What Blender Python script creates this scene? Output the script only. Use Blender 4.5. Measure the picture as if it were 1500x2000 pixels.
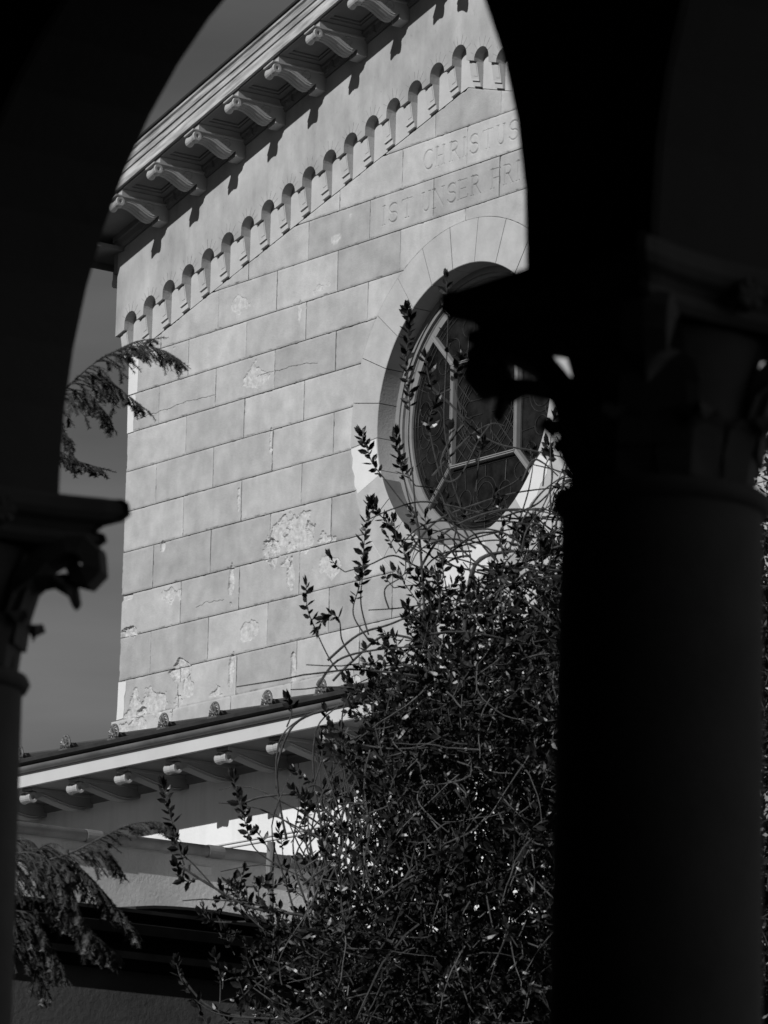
import bpy, math, random
import numpy as np
from mathutils import Vector, Matrix

random.seed(7); np.random.seed(7)
for o in list(bpy.data.objects): bpy.data.objects.remove(o)
scene = bpy.context.scene
COL = scene.collection

# ------------------------------------------------------------------ camera
# World frame: X along the gable wall, Y into the church, Z up (metres).
S = 0.42                                  # metres per course of the gable wall
FPX, PITCH, ROLL, YAW = 10000.0, 0.210145, 0.0245595, 0.940959
TY, TZ = 112.770777, 32.6134544
Z0 = 1.6 + TZ * S                          # height of v = 0 on the gable
CAM = np.array([TY * math.sin(YAW) * S, -TY * math.cos(YAW) * S, 1.6])
def _w(v):                                 # calibration frame -> world frame
    return np.array([v[0] * math.cos(YAW) - v[1] * math.sin(YAW), v[0] * math.sin(YAW) + v[1] * math.cos(YAW), v[2]])
_R0 = np.array([1, 0, 0.]); _F = np.array([0, math.cos(PITCH), math.sin(PITCH)]); _U0 = np.cross(_R0, _F)
AR = _w(math.cos(ROLL) * _R0 + math.sin(ROLL) * _U0)
AU = _w(-math.sin(ROLL) * _R0 + math.cos(ROLL) * _U0)
AF = _w(_F)
cam_data = bpy.data.cameras.new('Camera'); cam = bpy.data.objects.new('Camera', cam_data); COL.objects.link(cam)
cam_data.sensor_fit = 'VERTICAL'; cam_data.sensor_height = 36; cam_data.sensor_width = 27
cam_data.lens = FPX / 2000 * 36
cam_data.clip_start = 0.1; cam_data.clip_end = 2000
M = Matrix(((AR[0], AU[0], -AF[0], CAM[0]), (AR[1], AU[1], -AF[1], CAM[1]), (AR[2], AU[2], -AF[2], CAM[2]), (0, 0, 0, 1)))
cam.matrix_world = M
cam_data.dof.use_dof = True; cam_data.dof.focus_distance = 37.0; cam_data.dof.aperture_fstop = 14.0
scene.camera = cam
scene.cycles.diffuse_bounces = 1; scene.cycles.max_bounces = 6
scene.render.resolution_x = 768; scene.render.resolution_y = 1024

# ------------------------------------------------------------------ light
SUNV = Vector((0.25, -1.0, 0.57)).normalized()
world = bpy.data.worlds.new('World'); scene.world = world; world.use_nodes = True
nt = world.node_tree; nt.nodes.clear()
N = nt.nodes.new; L = nt.links.new
sky = N('ShaderNodeTexSky'); sky.sky_type = 'NISHITA'; sky.sun_disc = False
sky.sun_elevation = math.asin(SUNV.z); sky.sun_rotation = math.atan2(SUNV.x, SUNV.y)
sky.altitude = 300; sky.air_density = 1.0; sky.dust_density = 0.0; sky.ozone_density = 1.0
sep = N('ShaderNodeSeparateColor'); L(sky.outputs[0], sep.inputs[0])     # red filter on black and white film
tc = N('ShaderNodeTexCoord'); mp = N('ShaderNodeMapping'); mp.inputs['Scale'].default_value = (5, 5, 26); L(tc.outputs['Generated'], mp.inputs['Vector'])
cn = N('ShaderNodeTexNoise'); cn.inputs['Scale'].default_value = 1.3; cn.inputs['Detail'].default_value = 6; cn.inputs['Roughness'].default_value = 0.5; L(mp.outputs[0], cn.inputs['Vector'])
cr = N('ShaderNodeMapRange'); cr.inputs['From Min'].default_value = 0.35; cr.inputs['From Max'].default_value = 0.75; cr.inputs['To Min'].default_value = 0.85; cr.inputs['To Max'].default_value = 1.45; L(cn.outputs['Fac'], cr.inputs['Value'])
pw = N('ShaderNodeMath'); pw.operation = 'POWER'; pw.inputs[1].default_value = 0.8; L(sep.outputs[0], pw.inputs[0])
mu = N('ShaderNodeMath'); mu.operation = 'MULTIPLY'; L(pw.outputs[0], mu.inputs[0]); L(cr.outputs[0], mu.inputs[1])
cc = N('ShaderNodeCombineColor'); [L(mu.outputs[0], cc.inputs[i]) for i in range(3)]
bg = N('ShaderNodeBackground'); bg.inputs['Strength'].default_value = 0.06; L(cc.outputs[0], bg.inputs['Color'])
wo = N('ShaderNodeOutputWorld'); L(bg.outputs[0], wo.inputs['Surface'])
sun_d = bpy.data.lights.new('Sun', 'SUN'); sun = bpy.data.objects.new('Sun', sun_d); COL.objects.link(sun)
sun_d.energy = 5.0; sun_d.angle = math.radians(0.53); sun_d.color = (1, 1, 1)
sun.rotation_euler = SUNV.to_track_quat('Z', 'Y').to_euler(); sun.location = (0, -60, 60)
vs = scene.view_settings; scene.display_settings.display_device = 'sRGB'
vs.view_transform = 'Standard'; vs.look = 'None'; vs.exposure = -0.36; vs.gamma = 1; vs.use_curve_mapping = False

# ------------------------------------------------------------------ materials (all greys: a black and white photograph)
def gmat(name, lo, hi, scale=2.0, rough=0.8, bump=0.0, bscale=40.0, rnd=0.0, spec=0.3, stretch=(1, 1, 1), dmg=None, metal=0.0, blotch=0.0, rot=0.0, streak=0.0):
    m = bpy.data.materials.new(name); m.use_nodes = True; t = m.node_tree; n = t.nodes.new; l = t.links.new
    b = t.nodes['Principled BSDF']; b.inputs['Roughness'].default_value = rough; b.inputs['Specular IOR Level'].default_value = spec; b.inputs['Metallic'].default_value = metal
    g = n('ShaderNodeNewGeometry'); mp = n('ShaderNodeMapping'); mp.inputs['Scale'].default_value = stretch
    mr0 = n('ShaderNodeMapping'); mr0.inputs['Rotation'].default_value = (0, rot, 0); l(g.outputs['Position'], mr0.inputs['Vector']); l(mr0.outputs[0], mp.inputs['Vector'])
    def noise(sc, det=6, ro=0.6):
        x = n('ShaderNodeTexNoise'); x.inputs['Scale'].default_value = sc; x.inputs['Detail'].default_value = det; x.inputs['Roughness'].default_value = ro; l(mp.outputs[0], x.inputs['Vector']); return x.outputs['Fac']
    def mr(v, a, bb, c, d):
        x = n('ShaderNodeMapRange'); l(v, x.inputs['Value'])
        for k, q in zip(('From Min', 'From Max', 'To Min', 'To Max'), (a, bb, c, d)): x.inputs[k].default_value = q
        return x.outputs[0]
    def math_(op, a, bb):
        x = n('ShaderNodeMath'); x.operation = op
        for i, q in enumerate((a, bb)):
            if isinstance(q, float): x.inputs[i].default_value = q
            else: l(q, x.inputs[i])
        return x.outputs[0]
    v = mr(noise(scale), 0.3, 0.7, lo, hi)
    if rnd:
        oi = n('ShaderNodeObjectInfo'); v = math_('MULTIPLY', v, mr(oi.outputs['Random'], 0, 1, 1 - rnd, 1 + rnd))
    if blotch:
        v = math_('MULTIPLY', v, mr(noise(scale * 0.45, 3), 0.35, 0.62, 1 - blotch, 1.0))
        v = math_('MULTIPLY', v, mr(noise(scale * 9, 2), 0.66, 0.8, 1.0, 1 - blotch))
    if streak:
        m2 = n('ShaderNodeMapping'); m2.inputs['Scale'].default_value = (1, 1, 0.10); l(g.outputs['Position'], m2.inputs['Vector'])
        sx = n('ShaderNodeTexNoise'); sx.inputs['Scale'].default_value = 9.0; sx.inputs['Detail'].default_value = 5; l(m2.outputs[0], sx.inputs['Vector'])
        v = math_('MULTIPLY', v, mr(sx.outputs['Fac'], 0.48, 0.72, 1.0, 1 - streak))
    if dmg is not None:
        at = n('ShaderNodeAttribute'); at.attribute_name = 'dmg'
        dn = mr(noise(18.0), 0.3, 0.7, dmg * 0.72, dmg * 1.2)
        f = math_('MINIMUM', at.outputs['Fac'], 1.0)
        v = math_('ADD', math_('MULTIPLY', v, math_('SUBTRACT', 1.0, f)), math_('MULTIPLY', dn, f))
    cc = n('ShaderNodeCombineColor'); [l(v, cc.inputs[i]) for i in range(3)]; l(cc.outputs[0], b.inputs['Base Color'])
    if bump:
        bp = n('ShaderNodeBump'); bp.inputs['Strength'].default_value = bump; bp.inputs['Distance'].default_value = 0.01
        l(noise(bscale, 8, 0.65), bp.inputs['Height']); l(bp.outputs[0], b.inputs['Normal'])
    return m
M_ASH = gmat('ashlar', 0.35, 0.47, 4.5, 0.9, 0.45, 45, rnd=0.14, spec=0.1, dmg=0.48, blotch=0.14, streak=0.05)
M_RING = gmat('ring_stone', 0.37, 0.46, 4.5, 0.9, 0.35, 45, rnd=0.05, spec=0.1, blotch=0.10)
M_MORTAR = gmat('mortar', 0.06, 0.10, 8, 0.95)
M_JOINT = gmat('voussoir_joint_mortar', 0.12, 0.34, 9, 0.9)
M_FRIEZE = gmat('frieze_plaster', 0.32, 0.48, 3.2, 0.9, 0.4, 30, spec=0.1, stretch=(1, 1, 0.6), blotch=0.2, streak=0.08)
M_CORBEL = gmat('corbel_stone', 0.42, 0.50, 5.0, 0.9, 0.2, 45, rnd=0.05, spec=0.1, blotch=0.08)
M_LIME = gmat('fresh_lime', 0.58, 0.64, 5.0, 0.9, 0.15, 50)
M_WHITE = gmat('white_plaster', 0.66, 0.76, 2.0, 0.9, 0.3, 30, spec=0.1, blotch=0.05, streak=0.1)
M_WING = gmat('rough_plaster', 0.38, 0.58, 1.6, 0.9, 0.8, 26, spec=0.1, blotch=0.12)
M_WOOD = gmat('weathered_painted_wood', 0.20, 0.60, 3.0, 0.75, 0.4, 12, spec=0.2, stretch=(0.8, 5, 7), blotch=0.3, rot=0.279)
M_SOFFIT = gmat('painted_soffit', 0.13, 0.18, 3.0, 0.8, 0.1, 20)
M_PAINT = gmat('white_paint', 0.30, 0.37, 3.0, 0.7, 0.1, 30)
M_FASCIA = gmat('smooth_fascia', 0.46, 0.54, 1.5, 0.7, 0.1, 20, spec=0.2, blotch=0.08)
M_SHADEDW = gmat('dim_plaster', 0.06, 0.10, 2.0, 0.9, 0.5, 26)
M_ROOF = gmat('roof_edge', 0.02, 0.04, 6, 0.6)
M_TILE = gmat('roof_tile', 0.06, 0.10, 6, 0.8)
M_ZINC = gmat('zinc', 0.10, 0.16, 4, 0.5, 0.1, 30, spec=0.5, blotch=0.2)
M_GUT = gmat('old_gutter', 0.13, 0.20, 6, 0.7, 0.4, 60, spec=0.3, blotch=0.25)
M_ANTE = gmat('antefix_metal', 0.05, 0.16, 30, 0.45, 0.2, 60, spec=0.5)
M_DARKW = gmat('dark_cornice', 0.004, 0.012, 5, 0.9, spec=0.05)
M_FRAME = gmat('window_frame_paint', 0.17, 0.22, 5, 0.6)
M_MULL = gmat('mullion_paint', 0.20, 0.25, 5, 0.5)
M_FLASH = gmat('lead_flashing', 0.12, 0.16, 6, 0.55)
M_LEAD = gmat('lead_came', 0.02, 0.045, 20, 0.5)
M_GLASS = gmat('stained_glass', 0.002, 0.016, 9, 0.12, 0.5, 9, spec=0.35)
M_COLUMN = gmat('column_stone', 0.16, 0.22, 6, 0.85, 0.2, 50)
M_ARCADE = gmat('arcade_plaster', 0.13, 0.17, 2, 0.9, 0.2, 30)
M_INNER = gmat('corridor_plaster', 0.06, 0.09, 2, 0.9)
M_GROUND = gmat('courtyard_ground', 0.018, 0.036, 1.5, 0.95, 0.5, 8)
M_FLOOR = gmat('corridor_paving', 0.07, 0.12, 1.5, 0.8)
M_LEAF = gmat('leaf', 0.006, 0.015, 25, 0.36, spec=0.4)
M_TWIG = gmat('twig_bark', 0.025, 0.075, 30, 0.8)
M_TWIG_LIT = gmat('sunlit_twig_bark', 0.05, 0.13, 30, 0.8)  # twig bark lightened to stand for sun on the front stems
M_BARK = gmat('bark', 0.05, 0.11, 20, 0.9, 0.5, 60)
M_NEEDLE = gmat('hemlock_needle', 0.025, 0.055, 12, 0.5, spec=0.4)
M_POST = gmat('weathered_post', 0.14, 0.26, 10, 0.85, 0.5, 40, stretch=(6, 6, 0.6), blotch=0.3)
M_GRILLE = gmat('grille', 0.50, 0.60, 60, 0.8)

# ------------------------------------------------------------------ builders
class MB:
    def __init__(s): s.v = []; s.f = []
    def add(s, vs_, fs):
        b = len(s.v); s.v += [tuple(float(c) for c in p) for p in vs_]; s.f += [tuple(b + i for i in f) for f in fs]; return b
    def box(s, x0, x1, y0, y1, z0, z1):
        s.add([(x0, y0, z0), (x1, y0, z0), (x1, y1, z0), (x0, y1, z0), (x0, y0, z1), (x1, y0, z1), (x1, y1, z1), (x0, y1, z1)],
              [(0, 3, 2, 1), (4, 5, 6, 7), (0, 1, 5, 4), (1, 2, 6, 5), (2, 3, 7, 6), (3, 0, 4, 7)])
    def loft(s, rings, cap=True, close=True):
        k = len(rings[0]); b = len(s.v)
        for r in rings: s.v += [tuple(float(c) for c in p) for p in r]
        for i in range(len(rings) - 1):
            for j in range(k if close else k - 1):
                j2 = (j + 1) % k; s.f.append((b + i * k + j, b + i * k + j2, b + (i + 1) * k + j2, b + (i + 1) * k + j))
        if cap: s.f.append(tuple(b + j for j in range(k))[::-1]); s.f.append(tuple(b + (len(rings) - 1) * k + j for j in range(k)))
    def tube(s, pts, rad, sides=6):
        pts = [Vector(p) for p in pts]; rings = []; up = Vector((0.13, 0.21, 0.97))
        for i, p in enumerate(pts):
            d = (pts[min(i + 1, len(pts) - 1)] - pts[max(i - 1, 0)])
            d = d.normalized() if d.length > 1e-9 else Vector((0, 0, 1))
            a = d.cross(up); a = a.normalized() if a.length > 1e-3 else Vector((1, 0, 0)); bb = d.cross(a)
            r = rad[i] if isinstance(rad, (list, tuple)) else rad
            rings.append([p + r * (math.cos(2 * math.pi * j / sides) * a + math.sin(2 * math.pi * j / sides) * bb) for j in range(sides)])
        s.loft(rings)
    def lathe(s, c, prof, seg=24, axis='Z', cap=True):
        rings = []
        for r, h in prof:
            ring = []
            for j in range(seg):
                t = 2 * math.pi * j / seg; a, b = r * math.cos(t), r * math.sin(t)
                ring.append((c[0] + a, c[1] + b, c[2] + h) if axis == 'Z' else (c[0] + h, c[1] + a, c[2] + b) if axis == 'X' else (c[0] + a, c[1] + h, c[2] + b))
            rings.append(ring)
        s.loft(rings, cap)
def root_loc(o):
    while o.parent: o = o.parent
    return Vector(o.location)
def link(o, parent=None):
    COL.objects.link(o)
    if parent: o.parent = parent
    return o
def mk(name, mb, mat, parent=None, smooth=False, dmg=None):
    me = bpy.data.meshes.new(name); off = root_loc(parent) if parent else Vector((0, 0, 0))
    v = np.array(mb.v, dtype=float) - np.array(off)
    me.from_pydata(v.tolist(), [], mb.f); me.materials.append(mat)
    if smooth: me.polygons.foreach_set('use_smooth', [True] * len(me.polygons))
    if dmg is not None:
        at = me.attributes.new('dmg', 'FLOAT', 'POINT'); at.data.foreach_set('value', np.asarray(dmg, dtype=np.float32))
    me.update()
    return link(bpy.data.objects.new(name, me), parent)
def cp(src, parent, d):
    o = src.copy(); o.location = Vector(src.location) + Vector(d); COL.objects.link(o); o.parent = parent; return o
def tag(o, label, cat, group=None):
    o['label'] = label; o['category'] = cat
    if group: o['group'] = group
    return o
def thing(name, loc, label, cat, group=None):
    return tag(link_e(name, loc), label, cat, group)
def link_e(name, loc):
    o = bpy.data.objects.new(name, None); o.location = loc; o.empty_display_size = 0.2; COL.objects.link(o); return o
def struct(o): o['kind'] = 'structure'; return o
def G(u, v, n): return (u * S, -n * S, Z0 + v * S)          # gable coordinates (courses) -> world
def ray(x, y): return (x - 750) / FPX * AR + (1000 - y) / FPX * AU + AF
def PX(x, y, d): return Vector(CAM + ray(x, y) * d)         # photo pixel at a known distance
def PN(x, y, n=0.0):                                        # photo pixel on a plane parallel to the gable
    r = ray(x, y); k = (-n * S - CAM[1]) / r[1]; P = CAM + r * k; return P[0] / S, (P[2] - Z0) / S
def vnoise(U, V, sc, seed, octv=4):
    out = np.zeros_like(U, dtype=float); amp = 1.0; tot = 0
    for o in range(octv):
        rs = np.random.RandomState(seed * 31 + o); tab = rs.rand(64, 64)
        x = U * sc * 2 ** o + 7.3 * o; y = V * sc * 2 ** o + 3.1 * o
        xi = np.floor(x).astype(int); yi = np.floor(y).astype(int); fx = x - xi; fy = y - yi
        fx = fx * fx * (3 - 2 * fx); fy = fy * fy * (3 - 2 * fy)
        g = lambda a, b: tab[a % 64, b % 64]
        out += amp * ((g(xi, yi) * (1 - fx) + g(xi + 1, yi) * fx) * (1 - fy) + (g(xi, yi + 1) * (1 - fx) + g(xi + 1, yi + 1) * fx) * fy)
        tot += amp; amp *= 0.5
    return out / tot

# ------------------------------------------------------------------ setting: ground
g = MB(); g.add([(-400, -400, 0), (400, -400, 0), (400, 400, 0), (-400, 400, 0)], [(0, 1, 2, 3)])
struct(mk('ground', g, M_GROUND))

# ------------------------------------------------------------------ church nave with the gable
UC, VC, RI, RO = 2.8456, -6.5411, 3.1805, 4.193
UA = 2.81; SL = 0.286; EF = 0.27; VF = 3.868; OF = 1.46       # apex, rake, frieze projection, fascia line, overhang
UL, UR = -10.68, 2 * UA + 10.68
def vb(u): return 0.76 - 0.28 * abs(u - UA)                    # foot of the arcaded frieze
def vf(u): return VF - SL * abs(u - UA)                        # lower edge of the raking fascia
nave = thing('church_nave', (UA * S, 0, 0), 'pale stone church gable with round window and carved German inscription', 'church')
c = MB()                                                       # core of the gable and the nave behind it
back = -40.0
c.box(UL * S + 0.02, UR * S - 0.02, 0.06 + 0.3, -back * S, 0, Z0 + vf(UL) * S)
mk('nave_wall', c, M_ASH, nave)
c = MB(); ring = []
for k in range(64):
    t = math.pi + 2 * math.pi * k / 64; ring.append((UC + (RI + 0.3) * math.cos(t), VC + (RI + 0.3) * math.sin(t)))
# backing sheet behind the joints: two halves around the window hole
pts_l = [G(u, v, -0.16) for u, v in [(UC, -40 * 0 - 36), (UL + 0.03, -36), (UL + 0.03, vb(UL) - 0.02), (UA, vb(UA) - 0.02), (UC, vb(UC) - 0.02)]]
def half(sgn):
    n = 24; vv = []
    for k in range(n + 1):
        t = math.pi / 2 + sgn * math.pi * k / n; vv.append((UC + (RI + 0.3) * math.cos(t), VC + (RI + 0.3) * math.sin(t)))
    ue = UL + 0.03 if sgn > 0 else UR - 0.03
    for k in range(n):
        (a0, b0), (a1, b1) = vv[k], vv[k + 1]
        c.add([G(a0, b0, -0.16), G(a1, b1, -0.16), G(ue, b1, -0.16), G(ue, b0, -0.16)], [(0, 1, 2, 3)])
    c.add([G(UC, VC + RI + 0.3, -0.16), G(UC, vb(UC) - 0.03, -0.16), G(ue, vb(ue) - 0.03, -0.16), G(ue, VC + RI + 0.3, -0.16)], [(0, 1, 2, 3)])
    c.add([G(UC, VC - RI - 0.3, -0.16), G(UC, -36, -0.16), G(ue, -36, -0.16), G(ue, VC - RI - 0.3, -0.16)], [(0, 1, 2, 3)])
half(1); half(-1)
for ue in (UL + 0.03, UR - 0.03):
    c.add([G(ue, -36, -0.16), G(ue, -36, -1.0), G(ue, vb(ue), -1.0), G(ue, vb(ue), -0.16)], [(0, 1, 2, 3)])
mk('joint_mortar', c, M_MORTAR, nave)

# --- lettering skeletons (unit height): strokes = (points, half width)
TK, TN = 0.075, 0.034
def arc(cx, cy, rx, ry, a0, a1, n=14): return [(cx + rx * math.cos(math.radians(a0 + (a1 - a0) * i / n)), cy + ry * math.sin(math.radians(a0 + (a1 - a0) * i / n))) for i in range(n + 1)]
def stem(x): return [([(x, 0.02), (x, 0.98)], TK), ([(x - 0.12, 0.015), (x + 0.12, 0.015)], TN), ([(x - 0.12, 0.985), (x + 0.12, 0.985)], TN)]
LET = {
 'I': stem(0.15), 'H': stem(0.14) + stem(0.66) + [([(0.14, 0.52), (0.66, 0.52)], TN)],
 'T': [([(0.4, 0.02), (0.4, 0.97)], TK), ([(0.28, 0.015), (0.52, 0.015)], TN), ([(0.05, 0.86), (0.08, 0.97), (0.72, 0.97), (0.75, 0.86)], TN)],
 'E': stem(0.14) + [([(0.14, 0.97), (0.58, 0.97), (0.6, 0.86)], TN), ([(0.14, 0.53), (0.5, 0.53)], TN), ([(0.14, 0.03), (0.6, 0.03), (0.64, 0.16)], TN)],
 'F': stem(0.14) + [([(0.14, 0.97), (0.58, 0.97), (0.6, 0.84)], TN), ([(0.14, 0.52), (0.5, 0.52)], TN)],
 'P': stem(0.14) + [([(0.14, 0.97)] + arc(0.36, 0.74, 0.26, 0.23, 90, -90) + [(0.14, 0.51)], 0.045)],
 'R': stem(0.14) + [([(0.14, 0.97)] + arc(0.36, 0.75, 0.24, 0.22, 90, -90) + [(0.14, 0.53)], 0.05), ([(0.34, 0.52), (0.7, 0.02)], TK), ([(0.62, 0.015), (0.8, 0.015)], TN)],
 'D': stem(0.14) + [([(0.14, 0.97)] + arc(0.3, 0.5, 0.46, 0.47, 90, -90) + [(0.14, 0.03)], 0.055)],
 'U': [([(0.14, 0.97), (0.14, 0.3)] + arc(0.4, 0.3, 0.26, 0.28, 180, 360) + [(0.66, 0.97)], 0.055), ([(0.02, 0.985), (0.26, 0.985)], TN), ([(0.56, 0.985), (0.76, 0.985)], TN)],
 'N': [([(0.12, 0.02), (0.12, 0.97)], TN), ([(0.12, 0.97), (0.72, 0.02)], TK), ([(0.72, 0.02), (0.72, 0.97)], TN), ([(0.0, 0.985), (0.2, 0.985)], TN), ([(0.62, 0.985), (0.82, 0.985)], TN), ([(0.03, 0.015), (0.22, 0.015)], TN)],
 'C': [(arc(0.44, 0.5, 0.38, 0.48, 45, 315, 24), 0.055), ([(0.71, 0.84), (0.71, 0.98)], TN)],
 'S': [(arc(0.32, 0.74, 0.24, 0.23, 20, 270, 16)[:-1] + arc(0.32, 0.27, 0.26, 0.25, 90, -160, 18), 0.058), ([(0.55, 0.8), (0.56, 0.96)], TN), ([(0.07, 0.05), (0.07, 0.2)], TN)],
}
WID = {'I': .3, 'H': .8, 'T': .8, 'E': .68, 'F': .64, 'P': .64, 'R': .8, 'D': .8, 'U': .78, 'N': .84, 'C': .8, 'S': .62}
texts = []                                                    # (letter, u0, v0, width, height, depth)
def put(line, y_fn, vbot, h, depth):
    for ch, x0, x1 in line:
        y = y_fn((x0 + x1) / 2); u0 = PN(x0, y)[0]; u1 = PN(x1, y)[0]; texts.append((ch, u0, vbot, u1 - u0, h, depth))
put([('C', 826, 846), ('H', 850, 869), ('R', 877, 898), ('I', 903, 910), ('S', 916, 935), ('T', 941, 965), ('U', 969, 987), ('S', 993, 1013)], lambda x: 308 - 0.335 * (x - 850), -0.85, 0.46, 1.0)
put([('I', 746, 753), ('S', 758, 777), ('T', 783, 807), ('U', 823, 841), ('N', 844, 868), ('S', 872, 891), ('E', 893, 915), ('R', 919, 939), ('F', 957, 978), ('R', 982, 1002), ('I', 1007, 1015), ('E', 1022, 1041), ('D', 1047, 1066), ('E', 1073, 1091)], lambda x: 422 - 0.325 * (x - 748), -1.82, 0.46, 1.0)
put([('E', 863, 872), ('P', 875, 884), ('H', 887, 898), ('E', 902, 911)], lambda x: 437 - 0.32 * (x - 863), -2.27, 0.19, 0.35)
CRACKS = []
def crack(pts):
    rc = random.Random(len(pts)); out = []
    for (xa, ya), (xb, yb) in zip(pts[:-1], pts[1:]):
        for j in range(5): f = j / 5; out.append(PN(xa + (xb - xa) * f + rc.uniform(-1.2, 1.2), ya + (yb - ya) * f + rc.uniform(-1.6, 1.6)))
    CRACKS.append(out)
crack([(266, 821), (290, 811), (312, 804), (335, 797), (365, 784), (395, 778), (425, 770)]); crack([(500, 735), (520, 728), (545, 724), (570, 716), (600, 709), (625, 712)]); crack([(383, 1188), (400, 1177), (420, 1174), (440, 1172)])
def carve(U, V):
    D = np.zeros_like(U)
    for ln in CRACKS:
        dm = np.full_like(U, 9.0)
        for (ax, ay), (bx, by) in zip(ln[:-1], ln[1:]):
            dx, dy = bx - ax, by - ay; t = np.clip(((U - ax) * dx + (V - ay) * dy) / (dx * dx + dy * dy + 1e-12), 0, 1); dm = np.minimum(dm, np.hypot(U - ax - t * dx, V - ay - t * dy))
        D = np.maximum(D, np.clip(0.013 - dm, 0, None) * 1.6)
    for ch, u0, v0, w, h, dep in texts:
        m = (U > u0 - 0.06) & (U < u0 + w + 0.06) & (V > v0 - 0.06) & (V < v0 + h + 0.06)
        if not m.any(): continue
        pu, pv = U[m], V[m]; best = np.zeros_like(pu); sx = w / WID[ch]
        for pts, hw in LET[ch]:
            hw_ = hw * h * 1.05; dm = np.full_like(pu, 9.0)
            for (xa, ya), (xb, yb) in zip(pts[:-1], pts[1:]):
                ax, ay, bx, by = u0 + xa * sx, v0 + ya * h, u0 + xb * sx, v0 + yb * h
                dx, dy = bx - ax, by - ay; L2 = dx * dx + dy * dy + 1e-12
                t = np.clip(((pu - ax) * dx + (pv - ay) * dy) / L2, 0, 1); dm = np.minimum(dm, np.hypot(pu - ax - t * dx, pv - ay - t * dy))
            best = np.maximum(best, np.clip(hw_ - dm, 0, None))
        er = 0.7 + 0.9 * vnoise(pu, pv, 5, 5)               # worn lettering
        D[m] = np.maximum(D[m], best * 0.95 * dep * er)
    return D

# --- ashlar blocks
VK = [0.80, -0.147, -1.102, -2.053, -3.039, -3.965, -4.921, -5.887, -6.888, -7.888, -8.953, -9.992, -11.052, -12.03]
GAP = 0.011
DAMAGE = {}                                                   # (row, block) -> list of (u, v, ru, rv, depth)
def dmg_at(x, y, rx, ry, depth, thr=0.5):
    u, v = PN(x, y); DAM.append((u, v, rx, ry, depth, thr))
DAM = []
dmg_at(585, 1045, 1.45, 0.62, 0.05, 0.40); dmg_at(530, 1075, 0.45, 0.42, 0.10, 0.40); dmg_at(603, 1029, 0.18, 0.18, 0.08, 0.38)
dmg_at(300, 1370, 1.25, 0.55, 0.05, 0.38); dmg_at(350, 1310, 0.5, 0.28, 0.09, 0.38); dmg_at(275, 1395, 0.3, 0.2, 0.1, 0.4)
dmg_at(365, 1345, 0.45, 0.4, 0.05, 0.42); dmg_at(245, 1238, 0.42, 0.2, 0.12, 0.36); dmg_at(252, 1166, 0.5, 0.16, 0.06, 0.42); dmg_at(330, 1160, 0.6, 0.3, 0.03, 0.48)
dmg_at(452, 1140, 0.16, 0.5, 0.07, 0.40); dmg_at(566, 1115, 0.2, 0.5, 0.06, 0.42); dmg_at(572, 1300, 0.18, 0.5, 0.07, 0.40)
dmg_at(450, 1310, 0.2, 0.45, 0.07, 0.40); dmg_at(420, 1355, 0.4, 0.3, 0.05, 0.44); dmg_at(498, 735, 0.55, 0.42, 0.03, 0.46)
dmg_at(335, 700, 0.7, 0.3, 0.025, 0.5); dmg_at(528, 860, 0.12, 0.4, 0.05, 0.42); dmg_at(466, 985, 0.12, 0.4, 0.045, 0.44); dmg_at(485, 1235, 0.5, 0.3, 0.03, 0.44)
dmg_at(318, 1066, 0.12, 0.15, 0.06, 0.38); dmg_at(470, 590, 0.7, 0.35, 0.018, 0.5); dmg_at(640, 1110, 0.9, 0.4, 0.02, 0.5); dmg_at(625, 560, 0.7, 0.3, 0.015, 0.5)
dmg_at(690, 1340, 0.8, 0.3, 0.05, 0.44); dmg_at(270, 1425, 0.7, 0.35, 0.05, 0.42); dmg_at(585, 610, 0.1, 0.4, 0.03, 0.44)
WHITE_SPOTS = [(656, 466, 0.22, 0.13), (755, 297, 0.035, 0.06), (759, 378, 0.03, 0.04), (405, 723, 0.03, 0.04), (685, 420, 0.05, 0.05)]
def half_w(v):
    d = RO * RO - (v - VC) ** 2; return math.sqrt(d) + 0.012 if d > 0 else -1.0
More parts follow.
